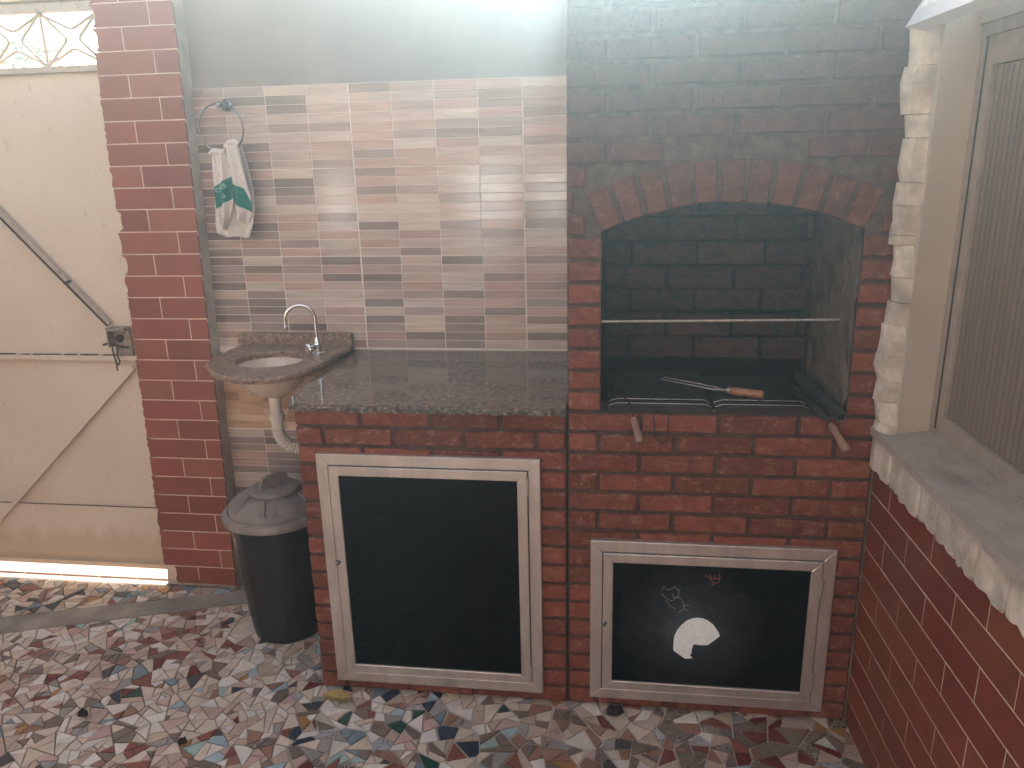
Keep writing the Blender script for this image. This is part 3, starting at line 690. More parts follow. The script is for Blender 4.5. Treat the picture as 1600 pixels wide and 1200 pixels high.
# cream grout sheet just behind the tile faces
mb = MB()
for i in range(nz):
    z = 2.299*i/nz; z2 = 2.299*(i+1)/nz
    mb.add([(LX(z)+.016, .5709, z+.03), (RX(z)-.001, .5709, z+.03), (RX(z2)-.001, .5709, z2+.03), (LX(z2)+.016, .5709, z2+.03)], [(0, 1, 2, 3)]) if z2+.03 < 2.30 else None
    if z2+.03 < 2.30: mb.add([(RX(z)-.001, .5709, z+.03), (RX(z)-.001, .578, z+.03), (RX(z2)-.001, .578, z2+.03), (RX(z2)-.001, .5709, z2+.03)], [(0, 1, 2, 3)])
o = mb.build('grout', M['grout_cream'], pil); o.location = po
PP = .0812; z = .012; k = 0
while z < 2.30:
    h = PP if z < 1.5 else .0765
    z1 = min(z+h, 2.307)
    jx = (-1.588 if k % 2 == 0 else -1.482)+.012*(z/2.2-.5)*2
    for side, (a, b) in enumerate(((LX(z), jx), (jx, RX(z)))):
        if b-a < .015: continue
        aa = a if side == 0 else a+.0019; bb = b-.0019 if side == 0 else b
        zl, zh = z+.0020, z1-.0020
        if side == 0:
            n_ = 6; chip = rp.random() < .16; le = [(aa+rp.uniform(-.004, .005)+(.016 if chip and 0 < i < n_ else 0), zl+(zh-zl)*i/n_) for i in range(n_+1)]
            if z < .05: le = [(x+.05, zz_) for x, zz_ in le]
        else: le = [(aa, zl), (aa, zh)]
        pl = [(bb, zl), (bb, zh)]+le[::-1]; pl = pl[::-1]
        # back polygon + bevelled front
        mcx = sum(p[0] for p in pl)/len(pl); mcz = (zl+zh)/2; n_ = len(pl); e = .0008; yf = .5698+rp.uniform(-.0003, .0003)
        back = [(p[0], .5775, p[1]) for p in pl]; mid = [(p[0], yf+e, p[1]) for p in pl]
        fr = [(p[0]+(e if p[0] < mcx else -e), yf, p[1]+(e if p[1] < mcz else -e)) for p in pl]
        mb = MB(); fs = [tuple(range(2*n_, 3*n_))[::-1]]
        for i in range(n_): j = (i+1) % n_; fs += [(i, j, j+n_, i+n_)[::-1], (i+n_, j+n_, j+2*n_, i+2*n_)[::-1]]
        mb.add(back+mid+fr, fs); o = mb.build('wall_tile', M['tile_red'], pil); o.location = po
    z = z1; k += 1
# flaky cement foot
mb = MB()
for i in range(14):
    x = LX(0)+.02+i*.022; s = rp.uniform(.008, .02)
    vs = [(x+rp.uniform(-s, s), .566+rp.uniform(-s, s*.5), -.003+rp.uniform(0, s)) for _ in range(6)]
    mb.add(vs, [(0, 1, 2), (0, 2, 3), (0, 3, 4), (0, 4, 1), (5, 2, 1), (5, 3, 2), (5, 4, 3), (5, 1, 4)])
o = mb.build('cement_foot', M['cement'], pil); o.location = po; o['kind'] = 'stuff'

# ------------------------------------------------------------------ right-hand house wall with window
TH = radians(2.1)
house = thing('house_wall', 'cream house wall with oxblood tiles below and a ribbed glass window above', 'wall', (.842, 0, 0), TH)
MB().box(.008, .30, -4.0, -.0025, 0, .9545).build('lower_wall', M['mortar'], house)
MB().box(.0010, .0078, -4.0, -.0065, .0, .90).build('grout', M['grout_cream'], house)
for r in range(11):
    z0 = .0865*r+.002; z1 = z0+.0865
    if z0 > .90: break
    z1 = min(z1, .905)
    first = (-.136 if r % 2 == 1 else -.270)
    js = [-.0035]+[first-.2695*i for i in range(16)]
    for i, (a, b) in enumerate(zip(js, js[1:])):
        if b < -4: break
        if i < 6 or True:
            block('wall_tile', house, 0, a-.0019, z0+.0019, round(a-b-.0038, 3), round(z1-z0-.0038, 4), .0076, .0008, .0, M['tile_red_dark'], 1, rot=radians(-90), proud=.0004)
# stone strips hanging below the sill
rs = random.Random(8)
seams = [.0, -.0, -.151, -.223, -.343, -.437, -.546, -.623, -.753, -.86, -.95, -1.07, -1.17, -1.28, -1.38, -1.5, -1.6]
seams = [-.004]+seams[2:]
for a, b in zip(seams, seams[1:]):
    wd = a-b; zb = .873+rs.uniform(-.006, .006); n_ = 8
    low = [(a-wd*i/n_, zb-.0-.012*sin(pi*((i/n_*1.3+.35) % 1))+(.012 if i == n_ else 0)+rs.uniform(-.0015, .0015)) for i in range(n_+1)]
    up_ = [(b+.0008, .954), (a-.0008, .954)]; low[0] = (a-.0008, low[0][1]); low[-1] = (b+.0008, low[-1][1])
    pl = low+up_; th_ = .014+rs.uniform(0, .006); n2 = len(pl); cy = (a+b)/2; cz = .915
    back = [(.003, p[0], p[1]) for p in pl]; fr = [(-th_+.005, p[0], p[1]) for p in pl]
    inn = [(-th_-(.003 if abs(p[0]-cy) < wd*.3 else 0), cy+(p[0]-cy)*.88, cz+(p[1]-cz)*.93) for p in pl]
    mb = MB(); fs = []
    for i in range(n2): j = (i+1) % n2; fs += [(i, j, j+n2, i+n2)[::-1], (i+n2, j+n2, j+2*n2, i+2*n2)[::-1]]
    fs.append(tuple(range(2*n2, 3*n2)))
    mb.add(back+fr+inn, fs); mb.build('stone_strip', M['stone'], house)
# jamb stones (vertical stack beside the bricks)
sil = [(2.0, .794), (1.89, .805), (1.788, .809), (1.751, .82), (1.684, .813), (1.607, .819), (1.573, .81), (1.537, .822), (1.489, .807), (1.448, .819), (1.416, .821), (1.37, .811), (1.325, .826), (1.282, .814), (1.231, .821), (1.161, .812), (1.117, .825), (1.069, .815), (1.018, .823), (.977, .821)]
jl = [(2.0, -.045), (1.90, -.047), (1.832, -.033), (1.773, -.031), (1.743, -.051), (1.683, -.046), (1.577, -.063), (1.53, -.054), (1.471, -.032), (1.42, -.071), (1.367, -.045), (1.314, -.070), (1.266, -.042), (1.22, -.064), (1.145, -.042), (1.10, -.070), (1.054, -.039), (1.001, -.068), (.977, -.068)]
def ip(t, z):
    for a, b in zip(t, t[1:]):
        if a[0] >= z >= b[0]: return b[1]+(a[1]-b[1])*(z-b[0])/(a[0]-b[0])
    return t[-1][1]
brk_z = [2.0, 1.90, 1.79, 1.735, 1.63, 1.575, 1.50, 1.475, 1.395, 1.33, 1.27, 1.19, 1.12, 1.06, 1.0, .977]
for a, b in zip(brk_z, brk_z[1:]):
    n_ = max(1, int((a-b)/.034)); jx_ = rs.uniform(-.012, .007); jy_ = rs.uniform(-.006, .004); vs = []
    for i in range(n_+1):
        z = a-.0006-(a-b-.0012)*i/n_; x = ip(sil, z)-.842-.0015+jx_+rs.uniform(-.004, .004); yj = ip(jl, z)-.004+jy_+rs.uniform(-.003, .003)
        sh = .003 if i in (0, n_) else 0
        vs += [(.02, -.002, z), (x+.006+sh, -.002, z), (x+sh, -.014, z), (x+.002+sh, yj*.55, z), (x+.016+sh, yj, z), (.02, yj-.004, z)]
    fs = []
    for i in range(n_):
        for k in range(6): fs.append((i*6+k, (i+1)*6+k, (i+1)*6+(k+1) % 6, i*6+(k+1) % 6)[::-1])
    fs += [tuple(range(6)), tuple(n_*6+k for k in range(5, -1, -1))]
    MB().add(vs, fs).build('jamb_stone', M['stone'], house)
MB().prism([(.0205, -.0), (.0205, -.070), (.135, -.030), (.30, -.030), (.30, 0)], 'z', .977, 2.03).build('reveal', M['cream_wall'], house)
MB().prism([(-.022, -.004), (-.024, -.6), (-.022, -1.6), (.30, -1.6), (.30, -.004)], 'z', .9548, .9765).build('sill', M['marble'], house)
MB().box(.008, .30, -4.0, -1.6, .9552, 2.03).build('wall_panel', M['cream_wall'], house)
WX = .130
win = bpy.data.objects.new('window', None); S.collection.objects.link(win); win.parent = house
def wbox(n_, *a, m_='alu_dull'): return MB().box(*a).build(n_, M[m_], win)
wbox('frame', WX-.012, WX+.05, -1.59, -.031, .9768, .992)
wbox('frame', WX-.012, WX+.05, -.058, -.031, .9925, 1.957)
wbox('frame', WX-.012, WX+.05, -1.59, -.031, 1.9575, 1.985)
wbox('frame', WX-.012, WX+.05, -1.59, -1.56, .9925, 1.957)
wbox('sash', WX-.006, WX+.03, -.094, -.0585, .9925, 1.9565)
wbox('sash', WX-.006, WX+.03, -1.559, -.0945, .9925, 1.035)
wbox('sash', WX-.006, WX+.03, -1.559, -.0945, 1.892, 1.9565)
wbox('sash', WX-.006, WX+.03, -.87, -.83, 1.0355, 1.8915)
MB().box(WX-.009, WX-.0062, -.0625, -.060, .993, 1.956).build('seal', M['dark_gap'], win)
mb = MB(); ny = 62; y = -.0948; st = 1.464/ny; vs = []
rp_ = 5
for i in range(ny*rp_+1):
    ph = (i % rp_)/rp_; yy = y-st*i/rp_; x = WX+.012-.0095*sin(pi*ph)-(.0008 if (i//rp_) % 3 == 0 else 0); vs += [(x, yy, 1.0356), (x, yy, 1.8914)]
mb.add(vs, [(i*2, i*2+1, i*2+3, i*2+2) for i in range(ny*rp_)]); mb.build('ribbed_pane', M['rib'], win, True)
MB().box(WX+.06, WX+.07, -1.6, -.03, .98, 2.0).build('curtain', M['dark_gap'], house)
MB().box(WX-.02, .30, -1.6, -.0305, 1.9855, 2.03).build('lintel', M['cream_wall'], house)
# slanted clerestory glazing above the wall
cl = thing('slanted_glazing', 'bright white framed slanted roof glazing above the house window, top right corner', 'skylight', (.842, 0, 0), TH)
def slant(u, v, w_=0):  # u along -y, v up the slope
    return (-.045+v*.50+w_*.87, -u, 1.990+v*.87-w_*.50)
def bar(u0, u1, v0, v1, t0, t1, name, m_):
    vs = [slant(u, v, t) for t in (t0, t1) for (u, v) in ((u0, v0), (u1, v0), (u1, v1), (u0, v1))]
    MB().add(vs, [(0, 3, 2, 1), (4, 5, 6, 7), (0, 1, 5, 4), (1, 2, 6, 5), (2, 3, 7, 6), (3, 0, 4, 7)]).build(name, M[m_], cl)
bar(-.0, 3.2, 0, .045, 0, .03, 'frame', 'white_frame'); bar(0, .022, .0455, .55, 0, .03, 'frame', 'white_frame'); bar(.0225, 3.2, .50, .55, 0, .03, 'frame', 'white_frame')
for u in (.055, .8, 1.6, 2.4): bar(u, u+.018, .0455, .4995, .002, .026, 'glazing_bar', 'white_frame')
bar(.0226, 3.2, .0456, .4994, .012, .016, 'pane', 'frost')
# added unseen masses behind the walls and barbecue, blocking stray sun
struct(box(-1.76, .8425, .8035, .95, 0, 2.29).build('added_leak_blocker', M['cream_wall']))
struct(box(.843, 3.0, .03, .80, 0, 2.29).build('added_sun_blocker', M['cream_wall']))

# ------------------------------------------------------------------ coping, added sky blocker and outer walls
cop = thing('wall_coping', 'flat concrete coping along the top of the barbecue wall', 'coping', (-.4, 0, 2.305))
MB().box(-1.34, 1.242, .66, .86, 0, .05).box(.382, 1.243, -.005, .6595, -.054, -.02).build('slab', M['ceiling'], cop)
blocker = thing('added_sky_blocker', 'added unseen slab above the viewer that blocks overhead sky light', 'light blocker', (-1.3, -1.1, 2.48))  # added out of view to cut sky light but let sun under
MB().box(-2.45, 2.38, -1.6, 0, 0, .12).build('slab', M['ceiling'], blocker)
lw = thing('side_wall', 'plain cream wall left of the gate, off to the side', 'wall', (-3.72, 0, 0))
MB().box(-.16, 0, -6.2, .86, 0, 2.299).build('wall', M['house_wall'], lw)
bw = thing('courtyard_wall', 'sunlit wall on the far side of the courtyard behind the viewer', 'wall', (-1.3, -6.2, 0))
MB().box(-2.42, 4.4, -.16, 0, 0, 2.7).build('wall', M['brown_wall'], bw)
for a, b in ((-.44, .15), (.44, .80), (-2.15, -1.88)): MB().box(a, b, .001, .03, .35, 1.55).build('added_reflection_panel', M['white_frame'], bw)  # pale panels added out of view to make bright reflections in the mosaic

# ------------------------------------------------------------------ gate
GY = .63
gate = thing('metal_gate', 'cream painted sheet metal gate with diagonal braces and star grille on top', 'gate', (-2.7, GY, 0))
go = Vector((2.7, -GY, 0))
def gl(mb, n_, m_, smooth=False): o = mb.build(n_, M[m_], gate, smooth); o.location = go; return o
GX0, GX1 = -3.70, -1.69
def sheet(x0, x1, z0, z1, yy, amp, seed):
    mb = MB(); nx, nz_ = 24, 14; vs = []
    for i in range(nx+1):
        for j in range(nz_+1):
            x = x0+(x1-x0)*i/nx; z = z0+(z1-z0)*j/nz_; vs.append((x, yy+amp*noise.noise(Vector((x*2.1, z*2.1, seed))), z))
    mb.add(vs, [(i*(nz_+1)+j, (i+1)*(nz_+1)+j, (i+1)*(nz_+1)+j+1, i*(nz_+1)+j+1) for i in range(nx) for j in range(nz_)])
    mb.box(x0, x1, yy+.008, yy+.012, z0, z1); return mb
gl(sheet(GX0, GX1, .973, 2.035, GY+.008, .012, 1), 'panel_sheet', 'gate', True)
gl(sheet(GX0, GX1, .3245, .972, GY+.008, .012, 5), 'panel_sheet', 'gate', True)
gl(sheet(GX0, GX1, .065, .326, GY+.001, .003, 9), 'kick_plate', 'gate', True)
gl(MB().box(GX0, GX1, GY-.012, GY+.03, .046, .066), 'bottom_rail', 'gate')
gl(MB().box(GX0, GX1, GY-.016, GY+.012, .971, .988), 'middle_rail', 'gate')
gl(MB().box(GX0, GX1, GY-.0015, GY+.002, .3255, .3275), 'seam', 'rust')
# broken rusty line on top of the middle rail
mb = MB(); x = -2.36
while x < -1.86:
    L = rs.uniform(.03, .08); mb.box(x, x+L, GY-.008, GY-.001, .9882, .9905+rs.uniform(0, .002)); x += L+rs.uniform(.004, .03)
gl(mb, 'rust_line', 'rust')
gl(MB().box(GX0, GX1, GY-.015, GY+.03, 2.036, 2.056), 'top_rail', 'rail')
gl(MB().box(GX0, GX1, GY-.015, GY+.03, 2.236, 2.262), 'upper_rail', 'rail')
def brace(p, q_, r_, m_, n_='brace', y=GY-.014):
    a = Vector((p[0], y, p[1])); b = Vector((q_[0], y, q_[1])); d_ = (b-a).normalized(); nrm = d_.cross(Vector((0, 1, 0)))*r_
    mb = MB(); yv = Vector((0, .009, 0)); vs = [a-nrm-yv, b-nrm-yv, b+nrm-yv, a+nrm-yv, a-nrm+yv*1.4, b-nrm+yv*1.4, b+nrm+yv*1.4, a+nrm+yv*1.4]
    mb.add(vs, [(0, 3, 2, 1), (4, 5, 6, 7), (0, 1, 5, 4), (1, 2, 6, 5), (2, 3, 7, 6), (3, 0, 4, 7)]); return gl(mb, n_, m_)
brace((-2.62, 2.02), (-1.838, 1.118), .0075, 'rail')
brace((-2.63, 2.012), (-1.843, 1.112), .002, 'rust', 'brace_edge', GY-.022)
brace((-2.70, .01+.066), (-1.770, .942), .008, 'gate')
gl(MB().tube([(-1.976, GY-.035, 1.284), (-1.976, GY-.012, 1.284)], .006, 8), 'bolt', 'rust', True)
# latch box
lk = gl(MB().box(-1.842, -1.765, GY-.045, GY-.001, 1.095, 1.106).box(-1.842, -1.836, GY-.045, GY-.001, 1.03, 1.0948).box(-1.8355, -1.765, GY-.012, GY-.0012, .985, 1.0948), 'latch_box', 'lockpaint')
MBk = MB().lathe([(.014, 0), (.014, .014), (.010, .02)], (0, 0, 0), 14).build('knob', M['rust'], lk, True, (-1.806, GY-.012, 1.062), (radians(90), 0, 0))
MB().tube([(-1.872, GY-.03, 1.037), (-1.855, GY-.032, 1.042), (-1.845, GY-.03, 1.038), (-1.77, GY-.03, 1.028)], .0045, 8).build('bolt', M['rust'], lk, True)
MB().tube([(-1.83, GY-.035, 1.04), (-1.822, GY-.05, 1.02), (-1.82, GY-.045, .975), (-1.812, GY-.043, .958), (-1.805, GY-.043, .975), (-1.812, GY-.042, 1.0), (-1.808, GY-.04, 1.03)], .0032, 7).build('chain_hook', M['rust'], lk, True)
MB().tube([(-1.818, GY-.047, .985), (-1.816, GY-.05, .95), (-1.816, GY-.05, .938)], .003, 6).build('key', M['rust'], lk, True)
# grille of bent rod stars
zt, zb_ = 2.236, 2.056; zm = (zt+zb_)/2
def rod(p, n_='grille_rod'):
    pts = []
    for i, a in enumerate(p):
        if 0 < i < len(p)-1:
            a0 = Vector(p[i-1]); a1 = Vector(a); a2 = Vector(p[i+1]); r_ = .018
            s0 = a1+(a0-a1).normalized()*r_; s1 = a1+(a2-a1).normalized()*r_
            for t in (0, .25, .5, .75, 1): pts.append(s0*(1-t)**2+a1*2*t*(1-t)+s1*t*t)
        else: pts.append(Vector(a))
    gl(MB().tube([(v.x, GY+.008, v.y) for v in pts], .0052, 6), n_, 'rail', True)
nodes = [-1.921+.225*i for i in range(1, -8, -1)]
for X_ in nodes:
    if X_ < GX1: rod([(X_, zt), (X_, zb_)])
    hw = .092
    if X_+hw < GX1+.03: rod([(X_, zt), (X_+hw, zm), (X_, zb_)])
    rod([(X_, zt), (X_-hw, zm), (X_, zb_)])
    M1 = X_-.1125
    rod([(X_, zt-.004), (M1, zm+.030), (X_-.225, zt-.004)]); rod([(X_, zb_+.004), (M1, zm-.030), (X_-.225, zb_+.004)])
lin = thing('gate_lintel', 'yellowish beam across the top of the gate', 'beam', (-2.7, GY, 2.27))
MB().box(-1.0, .975, -.03, .10, 0, .028).build('beam', M['lintel'], lin)

# ------------------------------------------------------------------ sink
sink = thing('corner_sink', 'small brown granite washbasin with cream bowl hung on the tiled wall', 'sink', (-1.09, .62, 1.04))
sO = Vector((1.09, -.62, -1.04))
def sk(o): o.location = Vector(o.location)+sO; return o
out = [(-1.30, .638), (-1.312, .5), (-1.318, .40), (-1.300, .325), (-1.272, .283), (-1.236, .235), (-1.196, .195), (-1.123, .160), (-1.075, .147), (-1.03, .146), (-.99, .158), (-.958, .180), (-.925, .222), (-.902, .262), (-.886, .32), (-.880, .387), (-.872, .47), (-.863, .555), (-.862, .638)]
# resample outline by angle around the basin centre
BC = (-1.092, .395)
def ray_hit(an):
    best = None; n_ = len(out)
    for i in range(n_):
        (x1, y1), (x2, y2) = out[i], out[(i+1) % n_]; dx, dy = cos(an), sin(an); ex, ey = x2-x1, y2-y1; den = dx*ey-dy*ex
        if abs(den) < 1e-9: continue
        t = ((x1-BC[0])*ey-(y1-BC[1])*ex)/den; s_ = ((x1-BC[0])*dy-(y1-BC[1])*dx)/den
        if t > 0 and -1e-6 <= s_ <= 1+1e-6 and (best is None or t > best): best = t
    return best or .2
NA = 96; A_ = []; rk = random.Random(2)
for i in range(NA):
    an = 2*pi*i/NA; t = ray_hit(an)+rk.uniform(-.0015, .0015); A_.append((an, t))
BRX, BRY = .124, .112
lay = []
def inner(s, z): return [(BC[0]+BRX*s*cos(a), BC[1]+BRY*s*sin(a), z) for a, _ in A_]
def outr(d_, z, j=0): return [(BC[0]+(t-d_+rk.uniform(-j, j))*cos(a), BC[1]+(t-d_+rk.uniform(-j, j))*sin(a), z) for a, t in A_]
lay = [inner(1.0, 1.0205), inner(1.0, 1.039), inner(1.025, 1.042), outr(.006, 1.043), outr(.001, 1.039, .0008), outr(-.001, 1.030, .001), outr(.003, 1.0215, .001), inner(1.0, 1.0205)]
vs = sum(lay, []); fs = []
for a in range(len(lay)-1):
    for i in range(NA): j = (i+1) % NA; fs.append((a*NA+i, a*NA+j, (a+1)*NA+j, (a+1)*NA+i)[::-1])
sk(MB().add(vs, fs).build('slab', M['granite_sink'], sink, True))
bp_ = [(-1.318, 1.0425), (-1.318, 1.078), (-1.30, 1.084), (-1.10, 1.086), (-.90, 1.088), (-.868, 1.084), (-.866, 1.0425)]
sk(MB().prism(bp_, 'y', .612, .6385).build('backsplash', M['granite_sink'], sink))
prof = [(.130, 0), (.131, -.006), (.124, -.03), (.105, -.065), (.075, -.095), (.040, -.112), (.022, -.118), (.020, -.118), (.036, -.108), (.070, -.089), (.098, -.061), (.116, -.028), (.121, 0)]
sk(MB().lathe(prof, (BC[0], BC[1], 1.0203), 48, squash=.92, caps=False).build('bowl', M['porcelain'], sink, True))
sk(MB().lathe([(.0215, 0), (.0215, .003), (.012, .004)], (BC[0], BC[1], .9045), 20).build('drain', M['chrome'], sink, True))
pp = MB().lathe([(.0215, 0), (.0215, -.062), (.0275, -.064), (.0275, -.088), (.022, -.090), (.021, -.115)], (BC[0], BC[1], .903), 20)
pipe = sk(pp.build('drain_pipe', M['pvc'], sink, True))
path = [Vector((BC[0], BC[1], .79)), Vector((BC[0]+.002, BC[1], .76)), Vector((BC[0]+.012, BC[1]+.004, .735)), Vector((BC[0]+.032, BC[1]+.01, .712)), Vector((BC[0]+.06, BC[1]+.02, .700)), Vector((BC[0]+.10, BC[1]+.04, .694)), Vector((BC[0]+.15, BC[1]+.07, .70)), Vector((BC[0]+.19, BC[1]+.10, .72))]
fine = []
for i in range(len(path)-1):
    p0 = path[max(i-1, 0)]; p1 = path[i]; p2 = path[i+1]; p3 = path[min(i+2, len(path)-1)]
    for k in range(10):
        t = k/10; fine.append(.5*((2*p1)+(-p0+p2)*t+(2*p0-5*p1+4*p2-p3)*t*t+(-p0+3*p1-3*p2+p3)*t**3))
# corrugation by arc length
Ls = [0]
for a, b in zip(fine, fine[1:]): Ls.append(Ls[-1]+(b-a).length)
tot = Ls[-1]; nn = 180; pts = []; rad = []; ii = 0
for k in range(nn):
    d_ = tot*k/nn
    while ii < len(Ls)-2 and Ls[ii+1] < d_: ii += 1
    t = (d_-Ls[ii])/max(1e-6, Ls[ii+1]-Ls[ii]); pts.append(fine[ii].lerp(fine[ii+1], t)); rad.append(.0215+.0028*sin(d_/.0085*2*pi))
o = MB().tube(pts, rad, 14).build('corrugated_hose', M['pvc'], sink, True); sk(o)
br = [(-1.310, 1.020), (-1.312, .985), (-1.296, .958), (-1.268, .952), (-1.252, .930), (-1.240, .912), (-1.213, .903), (-1.188, .910), (-1.165, .930), (-1.14, .945), (-1.12, .96), (-1.12, 1.020)]
sk(MB().prism(br, 'y', .545, .58).build('bracket', M['dark_paint'], sink))
sk(MB().box(-.90, -.872, .30, .345, .965, .99).tube([(-.915, .32, .955), (-.865, .30, .962)], .005, 8).build('angle_bracket', M['rust'], sink))
# tap
tx, ty = -.948, .482
tap = sk(MB().lathe([(.026, 0), (.026, .004), (.016, .008), (.0145, .03), (.016, .034), (.012, .04), (.011, .055), (.009, .06)], (0, 0, 0), 24).build('tap', M['chrome'], sink, True, (tx, ty, 1.043)))
gp = []
dx, dy = -.93, -.36
for i in range(21):
    a = pi*(i/20)*1.02; R0 = .052
    gp.append((R0*(1-cos(a))*dx, R0*(1-cos(a))*dy, .128+R0*.98*sin(a)))
gp = [(0, 0, .05), (0, 0, .08), (0, 0, .11)]+gp+[(2*R0*dx, 2*R0*dy, .112), (2*R0*dx, 2*R0*dy, .104)]
MB().tube(gp, .0068, 12).build('spout', M['chrome'], tap, True)
MB().lathe([(.0088, 0), (.0095, .003), (.0095, .013), (.0075, .015)], (0, 0, 0), 14).build('aerator', M['chrome'], tap, True, (2*R0*dx, 2*R0*dy, .093))
MB().tube([(0, 0, .022), (-.012, -.028, .026)], .007, 10).build('valve_stem', M['darkchrome'], tap, True)
kn = []
for k in range(20): kn.append((.0145+(.0022 if k % 2 else 0)))
mb = MB(); seg = 16
vs = []
for (r_, z_) in ((.010, 0), (.0165, .003), (.0175, .010), (.016, .016), (.008, .019)):
    for k in range(seg): a = 2*pi*k/seg; q_ = r_*(1+.10*(1 if k % 2 else -1)*(1 if r_ > .012 else 0)); vs.append((q_*cos(a), q_*sin(a), z_))
mb.add(vs, [(i*seg+k, i*seg+(k+1) % seg, (i+1)*seg+(k+1) % seg, (i+1)*seg+k) for i in range(4) for k in range(seg)]+[tuple(range(seg-1, -1, -1)), tuple(4*seg+k for k in range(seg))])
mb.build('knob', M['chrome'], tap, False, (-.012, -.030, .026), (radians(82), 0, radians(-25)))

# ------------------------------------------------------------------ towel ring and towel
ring_o = thing('towel_ring', 'thin metal towel ring fixed high on the mosaic wall', 'towel ring', (-1.262, TY, 1.907))
MB().tube([(.082*sin(2*pi*i/48)-.004, -.060-.004*cos(2*pi*i/48), -.079+.083*cos(2*pi*i/48)) for i in range(48)], .0034, 8, closed=True).build('ring', M['darkchrome'], ring_o, True)
MB().lathe([(.021, 0), (.021, .006), (.013, .012), (.010, .05), (.012, .062), (.007, .07)], (0, 0, 0), 20).build('mount', M['darkchrome'], ring_o, True, (0, -.0005, 0), (radians(90), 0, 0))
towel = thing('hand_towel', 'white hand towel with dark green printed band hanging through the ring', 'towel', (-1.26, .58, 1.75))
tO = Vector((1.26, -.58, -1.75))
def interp(pl, t):   # pl (x,z) list, parameter 0..1 by index
    f = t*(len(pl)-1); i = min(int(f), len(pl)-2); f -= i; return (pl[i][0]*(1-f)+pl[i+1][0]*f, pl[i][1]*(1-f)+pl[i+1][1]*f)
def drape(mb, Lp, Rp, yf, band=None, nu=52, nv_=120, thick=.005):
    vs = []
    for j in range(nv_+1):
        v = j/nv_; a = interp(Lp, v); b = interp(Rp, v)
        for i in range(nu+1):
            u = i/nu; x = a[0]*(1-u)+b[0]*u; z = a[1]*(1-u)+b[1]*u; vs.append((x, yf(u, v), z))
    n1 = len(vs); vs += [(x, y+thick, z) for x, y, z in vs]; W_ = nu+1
    for j in range(nv_):
        for i in range(nu):
            q_ = (j*W_+i, (j+1)*W_+i, (j+1)*W_+i+1, j*W_+i+1); cx0 = sum(vs[k][0] for k in q_)/4; cz0 = sum(vs[k][2] for k in q_)/4
            mi = 1 if band and band(cx0, cz0) else 0
            mb.v, mb.f  # noqa
            mb._q = getattr(mb, '_q', []); mb._q.append((q_, mi)); mb._q.append((tuple(k+n1 for k in reversed(q_)), 0))
    rim = [j*W_ for j in range(nv_+1)]+[nv_*W_+i for i in range(1, nu+1)]+[j*W_+nu for j in range(nv_-1, -1, -1)]+[i for i in range(nu-1, 0, -1)]
    for a, b in zip(rim, rim[1:]+rim[:1]): mb._q.append(((a, a+n1, b+n1, b)[::-1], 0))
    o0 = len(mb.v); mb.v += vs
    for f_, mi in mb._q: mb.f.append(tuple(k+o0 for k in f_)); mb.mi.append(mi)
    mb._q = []
mb = MB()
def lineband(t0, t1, b0, b1):
    def f(x, z):
        zt_ = t0[1]+(t1[1]-t0[1])*(x-t0[0])/(t1[0]-t0[0]); zb2 = b0[1]+(b1[1]-b0[1])*(x-b0[0])/(b1[0]-b0[0]); return zb2 < z < zt_
    return f
drape(mb, [(-1.316, 1.748), (-1.325, 1.679), (-1.338, 1.579), (-1.348, 1.494), (-1.343, 1.463), (-1.31, 1.452)],
      [(-1.210, 1.775), (-1.194, 1.70), (-1.182, 1.62), (-1.180, 1.555), (-1.190, 1.50), (-1.212, 1.447)],
      lambda u, v: .602+.010*sin(u*9+v*3)*(.4+v)+.004*sin(v*5))
def fl(u, v):
    return .578-.014*sin(pi*u)**.7-.011*sin(u*12+v*2.2)*(.45+.5*v)+.012*v*v
drape(mb, [(-1.309, 1.742), (-1.313, 1.70), (-1.315, 1.625), (-1.318, 1.548), (-1.316, 1.508), (-1.306, 1.476)],
      [(-1.249, 1.748), (-1.248, 1.70), (-1.247, 1.64), (-1.250, 1.584), (-1.257, 1.553), (-1.292, 1.480)], fl,
      lineband((-1.315, 1.628), (-1.249, 1.664), (-1.315, 1.553), (-1.252, 1.588)))
def fr_(u, v):
    return .574-.016*sin(pi*u)**.7-.012*sin(u*8.5-v*2)*(.4+.5*v)+.012*v*v
drape(mb, [(-1.252, 1.768), (-1.250, 1.72), (-1.246, 1.65), (-1.250, 1.59), (-1.253, 1.545), (-1.255, 1.520)],
      [(-1.206, 1.776), (-1.200, 1.73), (-1.190, 1.65), (-1.179, 1.585), (-1.182, 1.54), (-1.205, 1.500)], fr_,
      lambda x, z: (1.645-(x+1.244)*.55-max(0, x+1.20)*1.6) > z > (1.578-(x+1.25)*.62))
